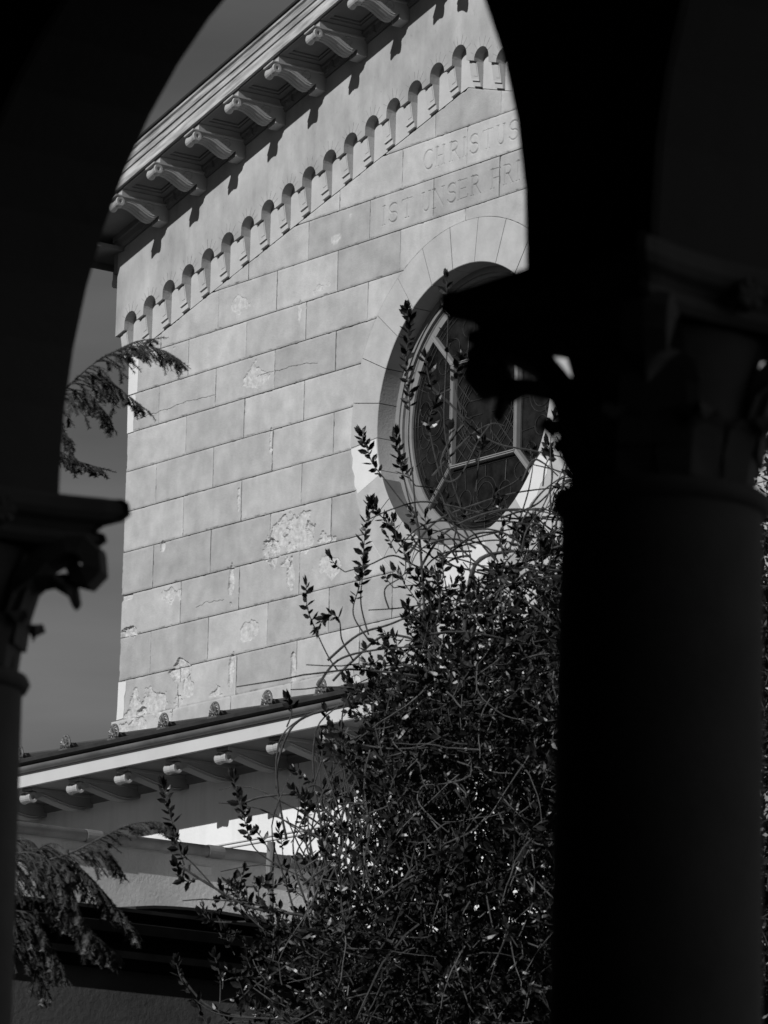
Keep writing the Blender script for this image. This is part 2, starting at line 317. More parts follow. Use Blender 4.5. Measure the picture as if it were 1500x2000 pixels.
def block(name, u0, u1, v0, v1, seed, ext=0.0):
    mid = (u0 + u1) / 2
    lettered = any(a < u1 and a + w > u0 and b < v1 and b + h > v0 for _, a, b, w, h, _ in texts) or any(u0 < p[0] < u1 and v0 < p[1] < v1 for ln in CRACKS for p in ln)
    dm = [d for d in DAM if d[0] + d[2] > u0 and d[0] - d[2] < u1 and d[1] + d[3] > v0 and d[1] - d[3] < v1]
    res = 0.0125 if lettered else 0.016 if dm else 0.045
    nu = max(3, int((u1 - u0) / res)); nv = max(3, int((v1 - v0) / res))
    def ts(n, ln): e = 0.012 / ln; return np.concatenate([[0, e, 2.4 * e], np.linspace(4 * e, 1 - 4 * e, n), [1 - 2.4 * e, 1 - e, 1]])
    tu = ts(nu, u1 - u0); tv = ts(nv, v1 - v0)
    Tu, Tv = np.meshgrid(tu, tv, indexing='ij'); V = v0 + (v1 - v0) * Tv
    ua = np.full(len(tv), u0); ub = np.full(len(tv), u1)
    for j, v in enumerate(v0 + (v1 - v0) * tv):
        w = half_w(v)
        if w > 0:
            if mid < UC: ub[j] = max(u0, min(u1, UC - w))
            else: ua[j] = min(u1, max(u0, UC + w))
    U = ua[None, :] + (ub - ua)[None, :] * Tu
    top = np.vectorize(lambda u: min(v1, vb(u) - 0.012))(U)
    if (top < v1 - 1e-6).any(): V = v0 + np.maximum(top - v0, 0) * Tv
    else: top = np.full_like(U, v1)
    dist = np.minimum(np.minimum(U - ua[None, :], ub[None, :] - U), np.minimum(V - v0, top - V))
    rs = np.random.RandomState(seed)
    n = rs.uniform(-0.006, 0.006) + ext + 0.010 * (vnoise(U, V, 1.3, seed) - 0.5)
    chip = vnoise(U, V, 6, seed + 3)
    n -= (0.012 + 0.12 * np.clip(chip - 0.58, 0, 1)) * np.clip(1 - dist / 0.045, 0, 1) ** 1.5
    dmgv = np.zeros_like(U)
    for (du, dv, ru, rv, dep, thr) in dm:
        fall = np.clip(1.15 - np.sqrt(((U - du) / ru) ** 2 + ((V - dv) / rv) ** 2), 0, 1)
        nz = vnoise(U, V, 2.6, int(abs(du * 13 + dv * 7)) + 11, 5); msk = np.clip((nz * 0.75 + fall * 0.42 - thr - 0.16) * 30, 0, 1) * (fall > 0)
        n -= msk * dep * 0.8 * (0.35 + 0.9 * vnoise(U, V, 9, 21, 4)); dmgv = np.maximum(dmgv, msk)
    for (x, y, ru, rv) in WHITE_SPOTS:
        su, sv = PN(x, y); r = np.sqrt(((U - su) / ru) ** 2 + ((V - sv) / rv) ** 2) + 0.5 * (vnoise(U, V, 8, 3) - 0.5); dmgv = np.maximum(dmgv, (r < 0.9) * 1.0)
    if lettered: n -= carve(U, V)
    a, b = U.shape; idx = np.arange(a * b).reshape(a, b); mb = MB()
    W = np.stack([U * S, -n * S, Z0 + V * S], -1).reshape(-1, 3); mb.v = [tuple(p) for p in W]
    mb.f = [tuple(q) for q in np.stack([idx[:-1, :-1], idx[1:, :-1], idx[1:, 1:], idx[:-1, 1:]], -1).reshape(-1, 4).tolist()]
    bd = list(idx[:, 0]) + list(idx[-1, 1:]) + list(idx[-2::-1, -1]) + list(idx[0, -2:0:-1])
    k0 = len(mb.v); mb.v += [(mb.v[i][0], 0.19 * S, mb.v[i][2]) for i in bd]; m_ = len(bd)
    mb.f += [(int(bd[(i + 1) % m_]), int(bd[i]), k0 + i, k0 + (i + 1) % m_) for i in range(m_)]
    area = [f for f in mb.f]
    return mk(name, mb, M_ASH, nave, smooth=False, dmg=np.concatenate([dmgv.reshape(-1), np.zeros(m_)]))
seed = 100
for k in range(len(VK) - 1):
    v1, v0 = VK[k] - GAP, VK[k + 1] + GAP
    kk = k - 1                                                # course number counted from the first inscription row
    first = -8.13 if kk % 2 else -9.35
    js = [UL] + [first + 2.43 * i for i in range(12) if first + 2.43 * i < UR - 0.6] + [UR]
    for a, b in zip(js[:-1], js[1:]):
        seed += 1
        u0, u1 = a + GAP * 0.7 + random.uniform(-.003, .006), b - GAP * 0.7 - random.uniform(-.003, .006)
        if a == UL: u0 = UL
        if b == UR: u1 = UR
        cu = min(max(UA, u0), u1)
        if vb(cu) - 0.02 <= v0 + 0.03: continue               # wholly above the frieze foot
        # a cut block starts where the sloping frieze foot lets it
        if vb(u0) <= v0 + 0.02 and u0 < UA: u0 = UA - (0.76 - v0 - 0.03) / 0.28
        if vb(u1) <= v0 + 0.02 and u1 > UA: u1 = UA + (0.76 - v0 - 0.03) / 0.28
        w_in = min(half_w(v0), half_w(v1))
        if w_in > 0 and u0 > UC - w_in and u1 < UC + w_in: continue
        if half_w((v0 + v1) / 2) > 0 and u0 < UC - 0.3 and u1 > UC + 0.3:                 # row split by the window: two stubs
            block('stone_block', u0, UC - 0.01, v0, v1, seed); seed += 1; block('stone_block', UC + 0.01, u1, v0, v1, seed); continue
        block('stone_block', u0, u1, v0, v1, seed)
js = [UL - 0.14] + [-8.2 + 2.43 * i for i in range(10)] + [UR + 0.14]
for a, b in zip(js[:-1], js[1:]): seed += 1; block('plinth_block', a + 0.008, b - 0.008, -14.4, VK[-1] - GAP, seed, ext=0.09)
# lime repairs at the left corner and beside the window
def patch(pts, n=0.012, name='lime_patch'):
    uv = [PN(x, y) for x, y in pts]; mb = MB(); k = len(uv)
    mb.add([G(u, v, n) for u, v in uv] + [G(u, v, -0.04) for u, v in uv], [tuple(range(k))[::-1]] + [(i, (i + 1) % k, k + (i + 1) % k, k + i) for i in range(k)])
    mk(name, mb, M_LIME, nave)
patch([(253, 699), (272, 695), (271, 715), (270, 740), (269, 766), (251, 772)]); patch([(250.5, 775), (264, 770), (266, 776), (264, 800), (261, 825), (261, 843), (249, 847)])
patch([(232, 1333), (247, 1331), (246, 1350), (243, 1362), (243, 1385), (241, 1403), (228, 1407), (230, 1380)])
mb = MB()

# --- ring of stones round the window
NST = 25
for k in range(NST):
    a0 = math.radians(98.1 + 14.4 * k); a1 = a0 + math.radians(14.4); gp = 0.009; mb = MB(); rs = []
    nf = 0.012 + random.uniform(-0.003, 0.003)
    for i in range(9):
        f = i / 8; ao = a0 + gp / RO + (a1 - a0 - 2 * gp / RO) * f; ai = a0 + gp / RI + (a1 - a0 - 2 * gp / RI) * f
        P = lambda r, a, n: G(UC + r * math.cos(a), VC + r * math.sin(a), n)
        ch = 0.012
        rs.append([P(RI, ai, -0.56), P(RI, ai, nf - ch), P(RI + ch, ai, nf), P(RO - ch, ao, nf), P(RO, ao, nf - ch), P(RO, ao, -0.56)])
    mb.loft(rs); mk('ring_stone', mb, M_RING, nave)
# bright lime smears on two ring stones
def ringpatch(a0, a1, r0, r1, name='lime_patch'):
    mb = MB(); n = 10; rs = []
    for i in range(n + 1):
        a = math.radians(a0 + (a1 - a0) * i / n); j0 = 0.05 * math.sin(i * 2.1); j1 = 0.03 * math.sin(i * 1.7 + 1)
        P = lambda r, nn: G(UC + r * math.cos(a), VC + r * math.sin(a), nn)
        rs.append([P(r0, 0.018), P(r1 + j1, 0.018), P(r1 + j1, -0.02), P(r0, -0.02)])
    mb.loft(rs); mk(name, mb, M_LIME, nave)
ringpatch(184.9, 200.4, RI + 0.02, RO - 0.05); None
ringpatch(309, 330, RI + 0.02, RI + 0.55); ringpatch(262, 286, RI + 0.2, RO - 0.1)
# dark flashing on the lower reveal
mb = MB(); rs = []
for i in range(21):
    a = math.radians(203 + 60 * i / 20); P = lambda r, n: G(UC + r * math.cos(a), VC + r * math.sin(a), n); rs.append([P(RI - 0.012, 0.0), P(RI - 0.012, -0.47), P(RI + 0.01, -0.47), P(RI + 0.01, 0.0)])
mb.loft(rs); mk('sill_flashing', mb, M_FLASH, nave)

# --- the round window
def annulus(mb, prof, seg=72):                                # prof: (r, n)
    rings = []
    for j in range(seg):
        a = 2 * math.pi * j / seg; rings.append([G(UC + r * math.cos(a), VC + r * math.sin(a), n) for r, n in prof])
    k = len(prof); b = len(mb.v)
    for r in rings: mb.v += r
    for j in range(seg):
        j2 = (j + 1) % seg
        for i in range(k): i2 = (i + 1) % k; mb.f.append((b + j * k + i, b + j * k + i2, b + j2 * k + i2, b + j2 * k + i))
mb = MB(); annulus(mb, [(3.30, -0.49), (3.04, -0.49), (3.04, -0.53), (3.01, -0.53), (3.01, -0.515), (2.95, -0.525), (2.95, -0.60), (2.92, -0.60), (2.90, -0.63), (2.76, -0.65), (2.74, -0.78), (3.30, -0.78)])
window = mk('round_window', mb, M_FRAME, nave, smooth=False)
HS = 1.18
def bar(p, q, w=0.045):
    d = Vector((q[0] - p[0], q[1] - p[1])); d.normalize(); nn = Vector((-d.y, d.x)); rs = []
    for t in (p, q):
        ring = []
        for s_, n in ((-w, -0.74), (-w, -0.59), (-w * .7, -0.56), (-w * .3, -0.56), (-w * .2, -0.585), (w * .2, -0.585), (w * .3, -0.56), (w * .7, -0.56), (w, -0.59), (w, -0.74)):
            ring.append(G(UC + t[0] + nn.x * s_, VC + t[1] + nn.y * s_, n))
        rs.append(ring)
    m_ = MB(); m_.loft(rs); mk('mullion', m_, M_MULL, window)
c4 = [(-HS, HS), (HS, HS), (HS, -HS), (-HS, -HS)]
for i in range(4):
    a, b = c4[i], c4[(i + 1) % 4]; bar(a, b); t = 2.78 / math.hypot(*a); bar(a, (a[0] * t, a[1] * t))
mb = MB(); mb.add([G(UC + x, VC + y, -0.70) for x, y in c4], [(0, 3, 2, 1)]); mk('pane', mb, M_GLASS, window)
for i in range(4):
    a, b = c4[i], c4[(i + 1) % 4]; th0 = math.atan2(a[1], a[0]); mb = MB(); vv = []
    for j in range(13):
        f = j / 12; th = th0 - math.pi / 2 * f; vv.append((G(UC + a[0] + (b[0] - a[0]) * f, VC + a[1] + (b[1] - a[1]) * f, -0.70), G(UC + 2.8 * math.cos(th), VC + 2.8 * math.sin(th), -0.70)))
    for p, q in zip(vv[:-1], vv[1:]): mb.add([p[0], p[1], q[1], q[0]], [(0, 1, 2, 3)])
    mk('pane', mb, M_GLASS, window)
def came(lines, r=0.014):
    mb = MB()
    for ln in lines: mb.tube([G(UC + x, VC + y, -0.688) for x, y in ln], r * S, 4)
    o = mk('lead_came', mb, M_LEAD, window); o['kind'] = 'stuff'
def circ(cx, cy, r, a0=0, a1=360, n=20): return [(cx + r * math.cos(math.radians(a0 + (a1 - a0) * i / n)), cy + r * math.sin(math.radians(a0 + (a1 - a0) * i / n))) for i in range(n + 1)]
cen = [circ(0, 0, .98, n=36), circ(0, 0, .9, n=36)]
for w in (.17,):                                              # a cross with rounded arms
    cen += [[(-w, .25), (-w, .9)], [(w, .25), (w, .9)], [(-w, -.3), (-w, -.62)], [(w, -.3), (w, -.62)], [(-.62, .25), (-w, .25)], [(w, .25), (.62, .25)], [(-.62, -.1), (-w, -.1)], [(w, -.1), (.62, -.1)], circ(-.62, .07, .2, 60, 300), circ(.62, .07, .2, -120, 120), circ(0, -.7, .24, 130, 410)]
for k in range(-5, 6):
    t = k * .36
    for sg in (1, -1):
        p, q = (-1.1, sg * (-1.1) + t), (1.1, sg * 1.1 + t); seg = []
        for j in range(25):
            f = j / 24; x = p[0] + (q[0] - p[0]) * f; y = p[1] + (q[1] - p[1]) * f
            if abs(x) < 1.12 and abs(y) < 1.12 and not (abs(x) < .2 or (-.13 < y < .28 and abs(x) < .7)): seg.append((x, y))
            else:
                if len(seg) > 1: cen.append(seg)
                seg = []
        if len(seg) > 1: cen.append(seg)
came(cen, 0.011)
for i in range(4):
    th = math.radians(90 * i); ct, st = math.cos(th), math.sin(th); R_ = lambda ln: [(x * ct - y * st, x * st + y * ct) for x, y in ln]
    ls = [R_(circ(1.98, 0, .42)), R_(circ(1.98, 0, .3)), R_(circ(1.98, .72, .22)), R_(circ(1.98, -.72, .22)), R_(circ(1.62, 1.25, .2)), R_(circ(1.62, -1.25, .2))]
    ls += [R_(circ(0, 0, 2.55, -43, 43, 24)), R_(circ(0, 0, 2.66, -43, 43, 24)), R_([(1.28, -1.2), (1.28, 1.2)]), R_([(1.3, .0), (1.56, 0)]), R_([(2.4, 0), (2.75, 0)])]
    ls += [R_([(1.3, .75), (1.75, .72)]), R_([(1.3, -.75), (1.75, -.72)]), R_([(2.2, .72), (2.6, .9)]), R_([(2.2, -.72), (2.6, -.9)]), R_(circ(2.3, .36, .18, -60, 200)), R_(circ(2.3, -.36, .18, 160, 420))]
    came(ls, 0.010)

# --- arcaded frieze under the raking cornice
NH = 0.27; CW = 0.819
def v_top(u): return vf(u) - 0.30
niches = [UA + CW * i for i in range(-16, 17)]
def vs_(u): return 1.43 - 0.28 * abs(u - UA)
def vimp(u):                                                  # sloping impost line between niches
    return vs_(0) * 0 + 1.43 - 0.28 * abs(u - UA) - 0.0756
back_f = MB()
for ui in niches:
    mb = MB(); h = CW / 2; vs0 = vs_(ui)
    us = [ui - h, ui - NH] + [ui - NH * math.cos(math.pi * i / 12) for i in range(1, 12)] + [ui + NH, ui + h]
    if ui == niches[0]: us[0] = UL - EF
    if ui == niches[-1]: us[-1] = UR + EF
    if abs(ui - UA) < 0.01: us = sorted(us + [UA])
    def bot(u, inside): return vs0 + math.sqrt(max(0, NH * NH - (u - ui) ** 2)) if inside else vimp(u)
    for a, b in zip(us[:-1], us[1:]):
        ins = abs((a + b) / 2 - ui) < NH - 1e-6
        mb.add([G(a, bot(a, ins), EF), G(b, bot(b, ins), EF), G(b, v_top(b), EF), G(a, v_top(a), EF)], [(0, 1, 2, 3)])
        mb.add([G(a, bot(a, ins), EF), G(a, bot(a, ins), 0), G(b, bot(b, ins), 0), G(b, bot(b, ins), EF)], [(0, 1, 2, 3)])   # intrados / impost underside
    for u, sg in ((ui - NH, 1), (ui + NH, -1)):               # jambs below the springing
        mb.add([G(u, vimp(u), EF), G(u, vs0, EF), G(u, vs0, 0), G(u, vimp(u), 0)], [(0, 1, 2, 3)])
    for e_, u in ((0, us[0]), (1, us[-1])):
        if (e_ == 0 and ui == niches[0]) or (e_ == 1 and ui == niches[-1]): mb.add([G(u, vimp(u), EF), G(u, v_top(u), EF), G(u, v_top(u), -3), G(u, vimp(u), -3)], [(0, 1, 2, 3)])
    arch = mk('frieze_arch', mb, M_FRIEZE, nave)
    vr = MB()                                                 # fine dark joints between the voussoirs
    for ang_, l0, l1 in ((28, 0, .2), (52, 0, .24), (76, 0, .24), (98, 0, .24), (122, 0, .22), (148, .02, .18)):
        a_ = math.radians(ang_ + random.uniform(-4, 4)); d1, d2 = math.cos(a_), math.sin(a_); w_ = .0050
        P = lambda r_, q_, n_: G(ui + r_ * d1 - q_ * d2, vs0 + r_ * d2 + q_ * d1, n_)
        vr.loft([[P(NH + l, -w_, EF - .01), P(NH + l, -w_, EF + .003), P(NH + l, w_, EF + .003), P(NH + l, w_, EF - .01)] for l in (l0, l1 * random.uniform(.85, 1.05))])
    mk('voussoir_joint', vr, M_JOINT, arch)['kind'] = 'stuff'
bk = MB()
for a, b in ((UL + 0.005, UA), (UA, UR - 0.005)): bk.add([G(a, vb(a), -0.004), G(b, vb(b), -0.004), G(b, vimp(b) + .5, -0.004), G(a, vimp(a) + .5, -0.004)], [(0, 1, 2, 3)])
mk('niche_back', bk, M_CORBEL, nave)
def corbel(side):                                             # at u = 0 .. width, its top on the impost line
    w = CW - 2 * NH; H = 0.6; mb = MB(); sl = 0.28 * side
    prof = [(0, 0), (EF - .09, 0), (EF - .09, -.05), (.115, -H + .20), (.115, -H + .155), (.075, -H + .155), (.062, -H + .035), (0, -H + .035)]
    mb.loft([[G(u, v + sl * u, n) for n, v in prof] for u in (0, w)])
    mb.loft([[G(u, v + sl * u, n) for n, v in [(0.1, -.03), (EF - .078, -.03), (EF - .078, -.07), (.135, -H + .26), (.1, -H + .26)]] for u in (w * .42, w * .9)])   # raised strip on the face
    return mb
for side in (1, -1):
    proto = None
    for i in range(-17, 17):
        u0 = UA + CW * i + NH; mid = u0 + (CW - 2 * NH) / 2
        if (side == 1) != (mid < UA): continue
        dz = vimp(u0)
        o = mk('corbel', corbel(side), M_CORBEL, nave) if proto is None else cp(proto[0], nave, G(u0 - proto[1], dz - proto[2] - Z0 / S, 0))
        if proto is None: o.location = Vector(G(u0, dz - Z0 / S, 0)); proto = (o, u0, dz)

# --- raking cornice: fascia, soffit, coffers, bed mould, brackets
def RK(u, n, dv): return G(u, vf(u) + dv, EF + n)
UE = 1.18                                                     # side overhang
ENDS = ((UL - EF - UE, UA), (UA, UR + EF + UE))
cornice = None
for ki, (a, b) in enumerate(ENDS):
    mb = MB(); prof = [(OF, 0), (OF, .255), (OF - .03, .262), (OF - .03, .285), (OF + .02, .29), (OF + .03, .41), (OF + .0, .42), (OF + .0, .445), (OF + .05, .45), (OF + .06, .52), (OF + .03, .55), (OF + .05, .60), (OF + .10, .63), (OF + .11, .67), (OF + .08, .69), (OF - .3, .69), (OF - .3, .12), (OF - .1, .06), (OF - .08, 0)]
    mb.loft([[RK(u, n, dv) for n, dv in prof] for u in (a, b)])
    fa = mk('raking_cornice', mb, M_WOOD, nave)
    mb = MB(); mb.loft([[RK(u, n, dv) for n, dv in ((-3, .70), (OF + .16, .70), (OF + .17, .74), (OF + .12, .78), (-3, .78))] for u in (a - .1 * (ki == 0), b + .1 * (ki == 1))]); mk('roof_edge', mb, M_ROOF, nave)
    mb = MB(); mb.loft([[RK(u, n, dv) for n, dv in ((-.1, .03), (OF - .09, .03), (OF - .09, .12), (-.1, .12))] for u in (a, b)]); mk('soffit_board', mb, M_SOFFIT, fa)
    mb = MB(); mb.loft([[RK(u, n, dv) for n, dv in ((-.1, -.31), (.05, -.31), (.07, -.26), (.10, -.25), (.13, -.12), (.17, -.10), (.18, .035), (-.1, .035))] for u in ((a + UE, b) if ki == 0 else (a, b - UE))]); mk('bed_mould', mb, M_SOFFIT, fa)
    side = 1 if ki == 0 else -1
    def frame(u0, u1):
        mb = MB()
        for (n0, n1, e0, e1, d) in ((OF - .24, OF - .085, 0, 0, -.045), (.18, .34, 0, 0, -.045), (.34, OF - .24, 0, 1, -.045), (.34, OF - .24, 2, 0, -.045), (OF - .30, OF - .24, 3, 3, -.01), (.34, .40, 3, 3, -.01), (.40, OF - .30, 3, 4, -.01), (.40, OF - .30, 5, 3, -.01)):
            lo, hi = u0, u1
            if e1 == 1: hi = u0 + .13
            if e0 == 2: lo = u1 - .13
            if e0 == 3: lo = u0 + .13
            if e1 == 3: hi = u1 - .13
            if e1 == 4: hi = u0 + .19
            if e0 == 5: lo = u1 - .19
            mb.loft([[RK(u, n, dv) for n, dv in ((n0, d), (n1, d), (n1, .03), (n0, .03))] for u in (lo, hi)])
        return mb
    def bracket_mb(roll_dv=-.35, w=.17, top=-.20, scale=1.0, shear=SL * side):
        mb = MB(); K = lambda u, n, v: (u * S, -n * S, (v + shear * u) * S)
        prof = [(1.34, top - .03), (1.33, roll_dv - .02), (1.2, roll_dv + .02), (1.05, roll_dv + .0), (.9, roll_dv - .06), (.75, roll_dv - .14), (.6, roll_dv - .21), (.47, roll_dv - .235), (.37, roll_dv - .21), (.32, roll_dv - .15), (.29, roll_dv - .15), (.29, roll_dv - .27), (.0, roll_dv - .27), (.0, top - .03)]
        mb.loft([[K(u, n, v) for n, v in prof] for u in (-w + .02, w - .02)])
        mb.loft([[K(u, n, v) for n, v in ((0, top - .03), (1.36, top - .03), (1.36, -.02), (0, -.02))] for u in (-w + .035, w - .035)])
        mb.loft([[K(u, n, v) for n, v in ((0, top - .035), (1.56, top - .035), (1.56, top), (0, top))] for u in (-w - .02, w + .02)])
        rings = []                                            # the rolled scroll at the front
        for f, r, in ((-1.06, .0), (-.9, .035), (-1.06, .05), (-1.08, .11), (-.9, .125), (-.55, .105), (-.25, .092), (-.1, .085), (0, .10), (.1, .085), (.25, .092), (.55, .105), (.9, .125), (1.08, .11), (1.06, .05), (.9, .035), (1.06, .0)):
            if abs(f) == 1.06 and r == 0: continue
            rings.append([K(w * f, 1.42 + r * math.cos(t), roll_dv + r * math.sin(t)) for t in [2 * math.pi * j / 14 for j in range(14)]])
        mb.loft(rings)
        for sg in (-1, 1):                                    # spiral on the flank near the wall
            mb.tube([K(sg * (w - .02), .55 + (.14 - .011 * j) * math.cos(j * .8), roll_dv - .02 + (.14 - .011 * j) * math.sin(j * .8)) for j in range(12)], .016 * S, 4)
            mb.tube([K(sg * (w - .02), n, v + .05) for n, v in prof[2:9]], .014 * S, 4)
        for j in (-.5, 0, .5): mb.tube([K(w * j, n, v - .002) for n, v in prof[2:9]], .018 * S, 4)
        return mb
    cents = [UA - side * (.45 + 1.61 * i) for i in range(8)]
    proto = None
    for i, u in enumerate(cents):
        pos = Vector(G(u, vf(u) - Z0 / S, EF)) if False else Vector((u * S, -EF * S, Z0 + vf(u) * S))
        if proto is None: proto = mk('bracket', bracket_mb(), M_PAINT, fa); proto.data.transform(Matrix.Translation(root_loc(fa))); proto.location = pos - root_loc(fa)
        else: o = proto.copy(); COL.objects.link(o); o.parent = fa; o.location = pos - root_loc(fa)
    for i in range(len(cents) - 1):
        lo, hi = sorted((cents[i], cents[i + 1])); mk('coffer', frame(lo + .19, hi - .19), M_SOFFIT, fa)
        eg = MB()
        for j in range(3):                                    # egg and dart between the brackets
            u = lo + .32 + (hi - lo - .64) * j / 2
            eg.lathe(RK(u, .09, -.17), [(.0 * S, -.03 * S)] + [(.085 * S * math.cos(t), .05 * S * math.sin(t)) for t in (-1.2, -.6, 0, .6, 1.2)] + [(0.001, .05 * S)], 10, 'Y')
            if j < 2:
                u2 = u + (hi - lo - .64) / 4; eg.box(u2 * S - .02 * S, u2 * S + .02 * S, -(EF + .17) * S, -(EF + .06) * S, Z0 + (vf(u2) - .27) * S, Z0 + (vf(u2) - .07) * S)
        mk('egg_and_dart', eg, M_SOFFIT, fa)['kind'] = 'stuff'
    if cornice is None: cornice = fa
# apex coffer
# side eave returning along the nave (seen under the left end of the rake)
for sgn, ue in ((-1, UL), (1, UR)):
    ve = vf(UL - EF - UE); mb = MB(); xo = ue + sgn * (EF + UE); xi = ue
    lo, hi = sorted((xo, xi))
    mb.box(lo * S, hi * S, -(EF + OF - .1) * S, 15.0, Z0 + (ve + .02) * S, Z0 + (ve + .12) * S)
    l2, h2 = sorted((xo, xo - sgn * .12)); mb.box(l2 * S, h2 * S, -(EF + OF - .1) * S + .004, 15.0, Z0 + (ve - .12) * S, Z0 + (ve + .7) * S)
    l3, h3 = sorted((xi + sgn * EF, xi + sgn * (EF + .16))); mb.box(l3 * S, h3 * S, -EF * S, 15.0, Z0 + (ve - .5) * S, Z0 + (ve + .03) * S)
    mk('side_eave', mb, M_SOFFIT, nave)
    for k in range(5):
        mb = MB(); yb = 0.15 + k * 0.68
        mb.box(min(xi + sgn * .3, xo) * S, max(xi + sgn * .3, xo - sgn * .12) * S, yb, yb + .15, Z0 + (ve - .35) * S, Z0 + (ve + .02) * S)
        mb.lathe((0.5 * (xo + xo) * S - sgn * .06, yb + .075, Z0 + (ve - .42) * S), [(.045, -.09), (.06, -.085), (.05, 0), (.06, .085), (.045, .09)], 12, 'Y'); mk('eave_bracket', mb, M_PAINT, nave)
mb = MB(); zt = Z0 + vf(UA) * S
for a, b in ENDS: mb.add([G(a, vf(a) + .72, .3), G(b, vf(b) + .72, .3), G(b, vf(b) + .72, back), G(a, vf(a) + .72, back)], [(0, 1, 2, 3)])
mk('nave_roof', mb, M_TILE, nave)

# ------------------------------------------------------------------ low porch in front of the gable
NP = 9.75; YP = -NP * S; PL, PR = -16.0, 24.0                 # wall plane (courses), ends
porch = thing('church_porch', (4 * S, YP, 0), 'low white porch with bracketed eave and palmette roof ornaments below the gable', 'porch')
mb = MB(); mb.box(PL * S, PR * S, YP, -1.2 * S, 0, Z0 - 16.45 * S); mk('porch_wall', mb, M_WHITE, porch)
mb = MB()
for dv in (-18.02, -18.10): mb.box(PL * S, PR * S, YP - .012, YP + .01, Z0 + dv * S, Z0 + (dv + .025) * S)
mk('string_moulding', mb, M_FASCIA, porch)
VPF = -16.53; OP = 1.78
mb = MB()
prof = [(OP, 0), (OP, .28), (OP - .1, .29), (OP - .1, .40), (OP - .3, .40), (OP - .3, .06), (OP - .08, 0)]
mb.loft([[G(u, VPF + dv, NP + n) for n, dv in prof] for u in (PL - 1, PR + 1)]); fas = mk('eave_fascia', mb, M_FASCIA, porch)
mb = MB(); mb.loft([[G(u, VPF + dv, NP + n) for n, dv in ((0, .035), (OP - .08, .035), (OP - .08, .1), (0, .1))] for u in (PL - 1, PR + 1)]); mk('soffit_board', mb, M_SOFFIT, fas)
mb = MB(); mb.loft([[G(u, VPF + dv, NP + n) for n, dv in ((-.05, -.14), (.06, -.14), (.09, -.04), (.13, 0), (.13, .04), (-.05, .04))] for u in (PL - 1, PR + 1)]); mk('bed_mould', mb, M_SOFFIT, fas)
mb = MB(); gc = []
for u in (PL - 1, PR + 1): gc.append([G(u, VPF + .375 + .10 * math.sin(math.radians(t)) + (0.0 if True else 0), NP + OP + .05 + .10 * math.cos(math.radians(t))) for t in range(180, 361, 15)] + [G(u, VPF + .385 + .075 * math.sin(math.radians(t)), NP + OP + .05 + .085 * math.cos(math.radians(t))) for t in range(360, 179, -15)])
mb.loft(gc); mk('roof_gutter', mb, M_ZINC, fas, smooth=False)
mb = MB(); rz = .24
mb.loft([[G(u, VPF + dv, NP + n) for n, dv in ((OP + .12, .475), (OP + .13, .54), (OP + .10, .565), (-NP, .56 + rz * (OP + NP)), (-NP, .5 + rz * (OP + NP) - .2), (OP - .2, .43))] for u in (PL - 1, PR + 1)]); mk('porch_roof', mb, M_ROOF, porch)
# brackets
pb = None
UB0 = 5.09; UBS = 1.753
def pbracket():
    global side
    mb = MB(); K = lambda u, n, v: (u * S, -n * S, v * S); w = .175; rd = -.165
    prof = [(1.40, -.02), (1.36, rd - .02), (1.25, rd + .05), (1.05, rd + .0), (.8, rd - .06), (.55, rd - .115), (.35, rd - .13), (.2, rd - .11), (.12, rd - .05), (0, rd - .05), (0, -.0)]
    mb.loft([[K(u, n, v) for n, v in prof] for u in (-w + .03, w - .03)])
    mb.loft([[K(u, n, v) for n, v in ((0, -.03), (1.52, -.03), (1.52, .03), (0, .03))] for u in (-w - .02, w + .02)])
    rings = []
    for f, r in ((-.85, .04), (-1.05, .055), (-1.08, .105), (-.9, .118), (-.6, .105), (-.2, .10), (-.05, .09), (.05, .09), (.2, .10), (.6, .105), (.9, .118), (1.08, .105), (1.05, .055), (.85, .04)):
        rings.append([K(w * f, 1.48 + r * math.cos(t), rd + r * math.sin(t)) for t in [2 * math.pi * j / 16 for j in range(16)]])
    mb.loft(rings)
    for j in (-.6, -.2, .2, .6): mb.tube([K(w * j, n, v - .002) for n, v in prof[2:9]], .02 * S, 4)
    for sg in (-1, 1): mb.tube([K(sg * (w - .03), n, v + .05) for n, v in prof[2:8]], .016 * S, 4)
    return mb
for i in range(-9, 10):
    u = UB0 + UBS * i
    if not PL < u < PR: continue
    pos = Vector(G(u, VPF, NP)) - root_loc(porch)
    if pb is None: pb = mk('bracket', pbracket(), M_PAINT, fas); pb.data.transform(Matrix.Translation(root_loc(porch))); pb.location = pos
    else: o = pb.copy(); COL.objects.link(o); o.parent = fas; o.location = pos
